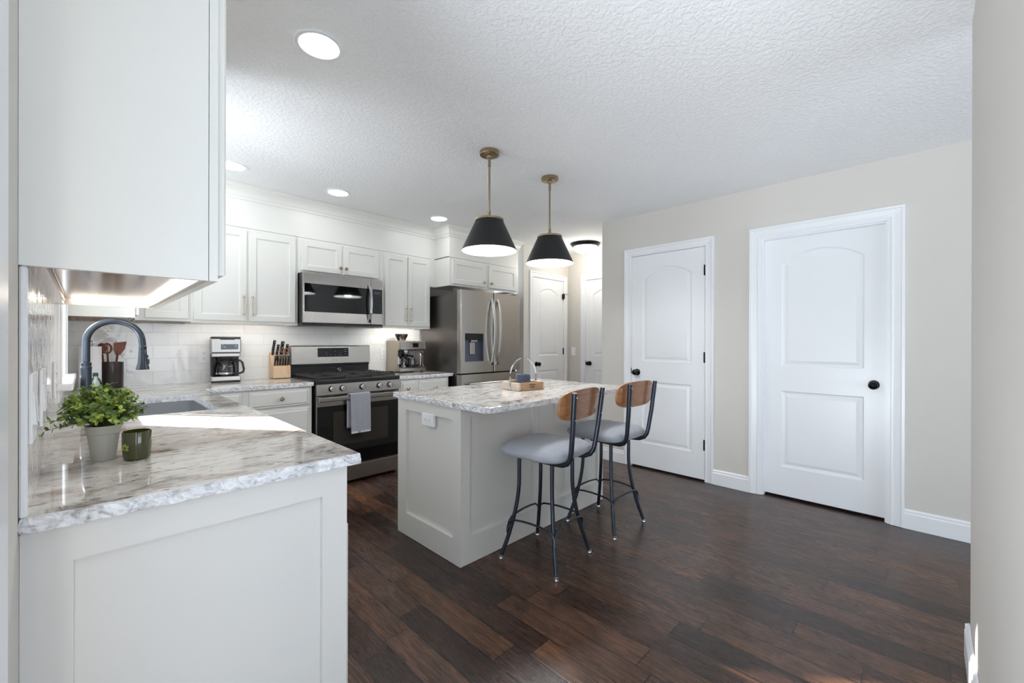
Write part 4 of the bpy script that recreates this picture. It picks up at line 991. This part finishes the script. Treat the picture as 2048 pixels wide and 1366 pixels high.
stems.build('stem', mat('green brown stem', (74, 78, 44), .6, tvar=.1), t)

t = thing('candle_jar', 'olive green glass candle jar beside the potted plant', 'candle', (.195, .446, CT))
MB().lathe([(0, .0005), (.028, .0005), (.0305, .004), (.033, .04), (.033, .079), (.032, .081), (.030, .08), (.030, .062)], (0, 0, 0), 36).build('glass', OLIVE, t, smooth=30)
MB().lathe([(0, .063), (.0298, .063)], (0, 0, 0), 30).build('wax', WAX, t)
b = MB(); ca_ = R(215)
for k in range(11):
    a = R(-60+k*28); r_ = .010 if k % 2 else .006
    ang = ca_+r_*cos(a)/.033; b.sphere((.0332*cos(ang), .0332*sin(ang), .038+r_*sin(a)), .0022, 6, (1, 1, 1.4))
b.build('sprig_emblem', GOLDD, t)

t = thing('tray', 'wooden tray with an arched metal handle on the island', 'tray', (2.281, .862, CT), R(-8))
tw_, td_, th_ = .113, .096, .056
MB().box(-tw_, tw_, -td_, td_, .001, .010).box(-tw_+.012, tw_-.012, -td_, -td_+.013, .010, th_).box(-tw_+.012, tw_-.012, td_-.013, td_, .010, th_).build('front_board', TRAYW, t)
MB().box(-tw_-.002, -tw_+.012, -td_, td_, .002, th_, .002).box(tw_-.012, tw_+.002, -td_, td_, .002, th_, .002).build('end_board', TRAYWL, t)
pts = [(-tw_-.004, 0, .006), (-tw_-.004, 0, .05), (-tw_-.004, 0, .10)]+[(-(tw_+.004)*cos(pi*k/20), 0, .10+(tw_+.010)*sin(pi*k/20)) for k in range(1, 20)]+[(tw_+.004, 0, .10), (tw_+.004, 0, .05), (tw_+.004, 0, .006)]
MB().strap(pts, (0, 1, 0), .016, .0025).build('handle', CHROME, t, smooth=30)
MB().lathe([(0, 0), (.003, .001), (0, .002)], (-tw_-.0055, 0, .040), 8, axis='X').lathe([(0, 0), (.003, .001), (0, .002)], (-tw_-.0055, 0, .026), 8, axis='X').build('rivet', BLACKP, t)
def text(body, parent, loc, size, m, name='lettering', rot=(R(90), 0, 0), ext=.0004):
    c = bpy.data.curves.new(name, 'FONT'); c.body = body; c.size = size; c.align_x = 'CENTER'; c.align_y = 'CENTER'; c.extrude = ext; c.space_character = 1.15; c.offset = size*.015
    o = bpy.data.objects.new(name, c); COL.objects.link(o)
    me = bpy.data.meshes.new_from_object(o); bpy.data.objects.remove(o); me.materials.append(m)
    o = bpy.data.objects.new(name, me); COL.objects.link(o); o.parent = parent; o.location = loc; o.rotation_euler = rot; return o
text('UNION\nFARM', t, (0, -td_-.0005, .032), .0150, SIGNK)
t = thing('blue_candle', 'navy blue dimpled candle standing in the wooden tray', 'candle', (2.290, .872, CT+.0105))
MB().lathe([(0, 0), (.049, .0005), (.052, .004), (.052, .093), (.050, .096), (.047, .094), (.047, .082)], (0, 0, 0), 32).build('holder', NAVY, t, smooth=30)
MB().lathe([(0, .083), (.0465, .083)], (0, 0, 0), 24).build('wax', WAX, t)

t = thing('paper_towel_roll', 'white paper towel roll on a chrome holder behind the faucet', 'paper towels', (.112, 2.85, CT))
MB().lathe([(.018, .012), (.055, .012), (.056, .014), (.056, .298), (.055, .30), (.018, .30)], (0, 0, 0), 36).build('roll', PAPER, t, smooth=30)
MB().lathe([(0, .0005), (.072, .001), (.072, .008), (.01, .011), (.006, .02), (.006, .308), (0, .309)], (0, 0, 0), 28).tube([(.016*cos(2*pi*k/16), 0, .323+.016*sin(2*pi*k/16)) for k in range(16)], .0028, 8, closed=True).build('holder', CHROME, t, smooth=30)
t = thing('utensil_crock', 'dark stoneware crock in the back left corner', 'crock', (.222, 3.005, CT))
MB().lathe([(0, .0005), (.062, .0005), (.064, .004), (.0655, .18), (.0645, .185), (.058, .185), (.057, .02), (0, .015)], (0, 0, 0), 32).build('jar', CROCK, t, smooth=30)
def utensil(name, label, loc, lean, head):
    t = thing(name, label, 'utensil', loc); t.rotation_euler = (R(lean[0]), R(lean[1]), R(lean[2])); head(t); return t
def slotted(t):
    MB().tube([(0, 0, 0), (0, 0, .235)], .006, 8).build('shaft', UTENW, t, smooth=True)
    MB().tube([(.022*cos(2*pi*k/20), 0, .262+.034*sin(2*pi*k/20)) for k in range(20)], .0055, 8, closed=True).box(-.003, .003, -.004, .004, .232, .29, .001).build('head', UTENW, t, smooth=30)
def spat(t):
    MB().tube([(0, 0, 0), (0, 0, .23)], .006, 8).build('shaft', UTENW, t, smooth=True)
    MB().prism([(-.012, .215), (.014, .215), (.034, .262), (.036, .318), (-.030, .30), (-.026, .25)], -.004, .004, 'Y').build('head', UTENW, t)
def spoon(t):
    MB().tube([(0, 0, 0), (0, 0, .22)], .006, 8).build('shaft', UTENW, t, smooth=True)
    MB().sphere((0, 0, .262), .026, 14, (1, .25, 1.5)).build('head', UTENW, t, smooth=True)
utensil('wooden_spoon', 'reddish wooden spoon in the dark crock, behind the slotted one', (.190, 3.015, CT+.022), (0, -4, 0), spoon)
utensil('slotted_spoon', 'reddish wooden spoon with an open ring head in the dark crock', (.212, 2.985, CT+.022), (2, -3, 0), slotted)
utensil('wooden_spatula', 'angular reddish wooden spatula in the dark crock', (.228, 3.01, CT+.022), (-2, 7, 0), spat)
t = thing('soap_bottle', 'clear dish soap bottle with green label by the sink', 'bottle', (.130, 2.20, CT))
MB().lathe([(0, .0005), (.026, .0005), (.029, .005), (.029, .09), (.022, .112), (.011, .130), (.010, .138)], (0, 0, 0), 22).build('bottle', BOTTLEG, t, smooth=True)
MB().lathe([(.0292, .03), (.0295, .03), (.0295, .075), (.0292, .075)], (0, 0, 0), 22).build('label', mat('green label', (96, 160, 128), .5, tvar=.1), t, smooth=30)
MB().lathe([(.012, .136), (.012, .152), (.009, .156), (0, .157)], (0, 0, 0), 16).build('cap', mat('dark green cap', (40, 70, 66), .3, tvar=.05), t, smooth=30)

# ------------------------------------------------------------ stools
def make_stool():
    t = thing('counter_stool', '', 'stool', (0, 0, 0), group='counter stools at the island')
    # seat pad: superellipse rings
    def ring(sx, sy, z, e=.42, n=40):
        l = []
        for i in range(n):
            a = 2*pi*i/n; c, s = cos(a), sin(a)
            l.append((sx*math.copysign(abs(c)**e, c), sy*math.copysign(abs(s)**e, s), z))
        return l
    MB().loops([ring(.10, .10, .606), ring(.200, .195, .607), ring(.219, .212, .618), ring(.225, .218, .636), ring(.219, .212, .652), ring(.196, .190, .668), ring(.145, .14, .680), ring(.07, .07, .685, .7), ring(.01, .01, .686, 1)]).build('seat', SEATF, t, smooth=60)
    MB().loops([ring(.150, .150, .594), ring(.155, .155, .5945), ring(.155, .155, .605), ring(.150, .150, .6055)]).build('seat_frame', GUN, t)
    for sx in (-1, 1):
        for sy in (-1, 1):
            pts = []
            for k in range(15):
                f = k/14; z = .597-(.597-.016)*f; o = .112+.075*(max(0, f-.25)/.75)**1.7
                pts.append((sx*o, sy*o, z))
            l = MB().tube(pts, .0115, 12).build('leg', GUN, t, smooth=True)
            MB().lathe([(0, .0), (.014, .0005), (.015, .005), (.013, .010), (.0122, .012), (.0125, .022), (.0115, .023)], (sx*.187, sy*.187, .0005), 16).build('foot_glide', CHROME, l, smooth=True)
    # arched stretchers between neighbouring legs
    for k in range(4):
        a = pi/2*k; q = Matrix.Rotation(a, 3, 'Z'); pts = []
        hw0, hw1 = .164, .140
        for (u, z) in ((-hw0, .150), (-hw0+.004, .185), (-hw0+.018, .215), (-hw0+.045, .232), (-.06, .239), (0, .241), (.06, .239), (hw0-.045, .232), (hw0-.018, .215), (hw0-.004, .185), (hw0, .150)):
            pts.append(q @ Vector((u, -.158, z)))
        MB().tube(pts, .006, 8).build('stretcher', GUN, t, smooth=True)
    # back: two bent tubes and the curved wooden board
    for sx in (-1, 1):
        pts = [(sx*.105, .05, .588), (sx*.118, -.12, .588), (sx*.126, -.185, .592), (sx*.131, -.218, .606), (sx*.134, -.236, .632), (sx*.137, -.245, .67), (sx*.150, -.262, .80), (sx*.164, -.280, .99)]
        u = MB().tube(pts, .0138, 12, flat=(1, 0, 0)).build('back_post', GUN, t, smooth=True)
        for z in (.965, .845):
            MB().lathe([(0, 0), (.0055, .001), (.0045, .005), (0, .006)], (sx*(.150+(z-.80)*.074), -.262-(z-.80)*.095-.012, z), 10, axis='Y').build('bolt', CHROME, u, smooth=True)
    bm_o = []; n = 44; zc, hh, hw = .915, .083, .232; Rr = .95
    lsF, lsB = [], []
    def outline(sc):
        l = []
        for i in range(n):
            a = 2*pi*i/n; c, s = cos(a), sin(a)
            u = hw*math.copysign(abs(c)**.62, c)*sc if sc > .5 else hw*math.copysign(abs(c)**.62, c)*sc
            w = hh*math.copysign(abs(s)**.55, s)*(1-(1-sc)*1.0)
            l.append((u, w))
        return l
    def place(u, w, off):
        ang = u/Rr; z = zc+w; y = -.252-(z-.80)*.095
        return (Rr*sin(ang)*(1-off/Rr), y+.011+Rr*(1-cos(ang))*.8+off, z)
    ls = []
    for sc, off in ((.25, 0), (.6, 0), (.985, 0), (1, .003), (1, .013), (.985, .016), (.6, .016), (.25, .016)):
        ls.append([place(u, w, off) for u, w in outline(sc)])
    MB().loops(ls).build('backrest', STOOLW, t, smooth=50)
    return t
st = make_stool(); st.location = (1.984, .402, 0); st.rotation_euler = (0, 0, R(7)); st['label'] = 'nearer counter stool at the island, grey seat and walnut back'
s2 = copy_tree(st); s2.location = (2.634, .405, 0); s2.rotation_euler = (0, 0, R(-1)); s2['label'] = 'farther counter stool at the island, right in front of the closet door'

# ------------------------------------------------------------ lights
def make_pendant():
    t = thing('pendant_lamp', '', 'pendant lamp', (0, 0, 0), group='pendants over the island')
    MB().lathe([(0, 0), (.064, 0), (.066, -.002), (.066, -.022), (.063, -.026), (.050, -.027), (.050, -.030), (.020, -.031), (.017, -.045), (0, -.045)], (0, 0, H-.001), 32).build('ceiling_canopy', BRASS, t, smooth=30)
    MB().tube([(0, 0, H-.045), (0, 0, 2.125)], .0068, 12).lathe([(.0095, H-.10), (.0095, H-.045)], (0, 0, 0), 14, cap0=True).lathe([(0, 2.135), (.009, 2.134), (.009, 2.118), (0, 2.117)], (0, 0, 0), 14).build('stem', BRASS, t, smooth=True)
    MB().box(-.008, -.004, -.006, .006, 2.098, 2.12).box(.004, .008, -.006, .006, 2.098, 2.12).lathe([(0, 2.104), (.010, 2.103), (.018, 2.088), (.026, 2.076), (.03, 2.072), (0, 2.072)], (0, 0, 0), 20).build('swivel', BRASS, t, smooth=30)
    MB().lathe([(0, 2.0715), (.094, 2.0715), (.096, 2.070), (.096, 2.058), (.0945, 2.058), (.093, 2.068), (0, 2.068)], (0, 0, 0), 44).build('top_plate', BRASS, t, smooth=30)
    s = MB().lathe([(.0935, 2.058), (.184, 1.862), (.1845, 1.858), (.183, 1.858)], (0, 0, 0), 56).build('lamp_shade', BLACKM, t, smooth=30)
    MB().lathe([(.182, 1.8585), (.0915, 2.0565), (0, 2.0566)], (0, 0, 0), 56).build('shade_lining', SHADEIN, s, smooth=30)
    MB().lathe([(.016, 2.056), (.018, 2.03), (.018, 2.0), (.016, 1.995), (0, 1.995)], (0, 0, 0), 18).build('socket', CHROME, t, smooth=30)
    MB().sphere((0, 0, 1.955), .032, 18, (1, 1, 1.15)).build('bulb', mat('lit bulb', (255, 250, 240), .4, emit=(252, 252, 250), estr=8, tvar=.01), t, smooth=True)
    return t
p1 = make_pendant(); p1.location = (1.984, .90, 0); p1['label'] = 'larger looking black pendant lamp, nearer of the two over the island'
p2 = copy_tree(p1); p2.location = (2.611, .896, 0); p2['label'] = 'second black pendant lamp, farther along the island toward the hall'
for n_, (x, y) in enumerate(((1.984, .90), (2.611, .896))): lamp('pendant_bulb_light', 'POINT', (x, y, 1.935), 19, (.99, .99, 1), .075)
def make_down():
    t = thing('recessed_light', '', 'ceiling light', (0, 0, 0), group='recessed ceiling lights')
    MB().lathe([(.098, -.001), (.100, -.004), (.096, -.007), (.082, -.0065), (.078, -.004), (.078, -.001)], (0, 0, H), 40).build('trim_ring', TRIM, t, smooth=30)
    MB().lathe([(.0778, -.005), (.070, -.0035), (0, -.003)], (0, 0, H), 40).build('lens', GLOWM, t, smooth=30)
    return t
spots = [(.793, .676, 'large looking recessed light in the upper left, nearest the camera'), (.833, 2.402, 'recessed light partly hidden behind the left upper cabinet'), (1.604, 2.403, 'recessed light above the microwave cabinets, second from the fridge'), (2.656, 2.412, 'recessed light nearest the refrigerator cabinet')]
d0 = make_down()
for i, (x, y, lb) in enumerate(spots):
    o = d0 if i == 0 else copy_tree(d0)
    o.location = (x, y, 0); o['label'] = lb
    lamp('recessed_light_beam', 'AREA', (x, y, H-.012), .8, (.98, .99, 1), .14, direction=(0, 0, -1))
t = thing('flush_ceiling_light', 'lit frosted bowl ceiling light with dark rim, in the hall', 'ceiling light', (4.64, 1.97, H))
MB().lathe([(0, -.001), (.185, -.001), (.190, -.006), (.186, -.020), (.165, -.040), (.150, -.044), (0, -.044)], (0, 0, 0), 48).build('rim', BRONZE, t, smooth=30)
MB().lathe([(.152, -.0445), (.150, -.06), (.135, -.085), (.10, -.110), (.05, -.124), (0, -.127)], (0, 0, 0), 44).build('glass_bowl', GLOWB, t, smooth=True)
MB().lathe([(0, -.1275), (.008, -.1275), (.010, -.134), (.006, -.140), (0, -.141)], (0, 0, 0), 14).build('finial', BRONZE, t, smooth=True)
lamp('hall_bulb_light', 'POINT', (4.64, 1.97, H-.20), 7, (1, .96, .90), .08)
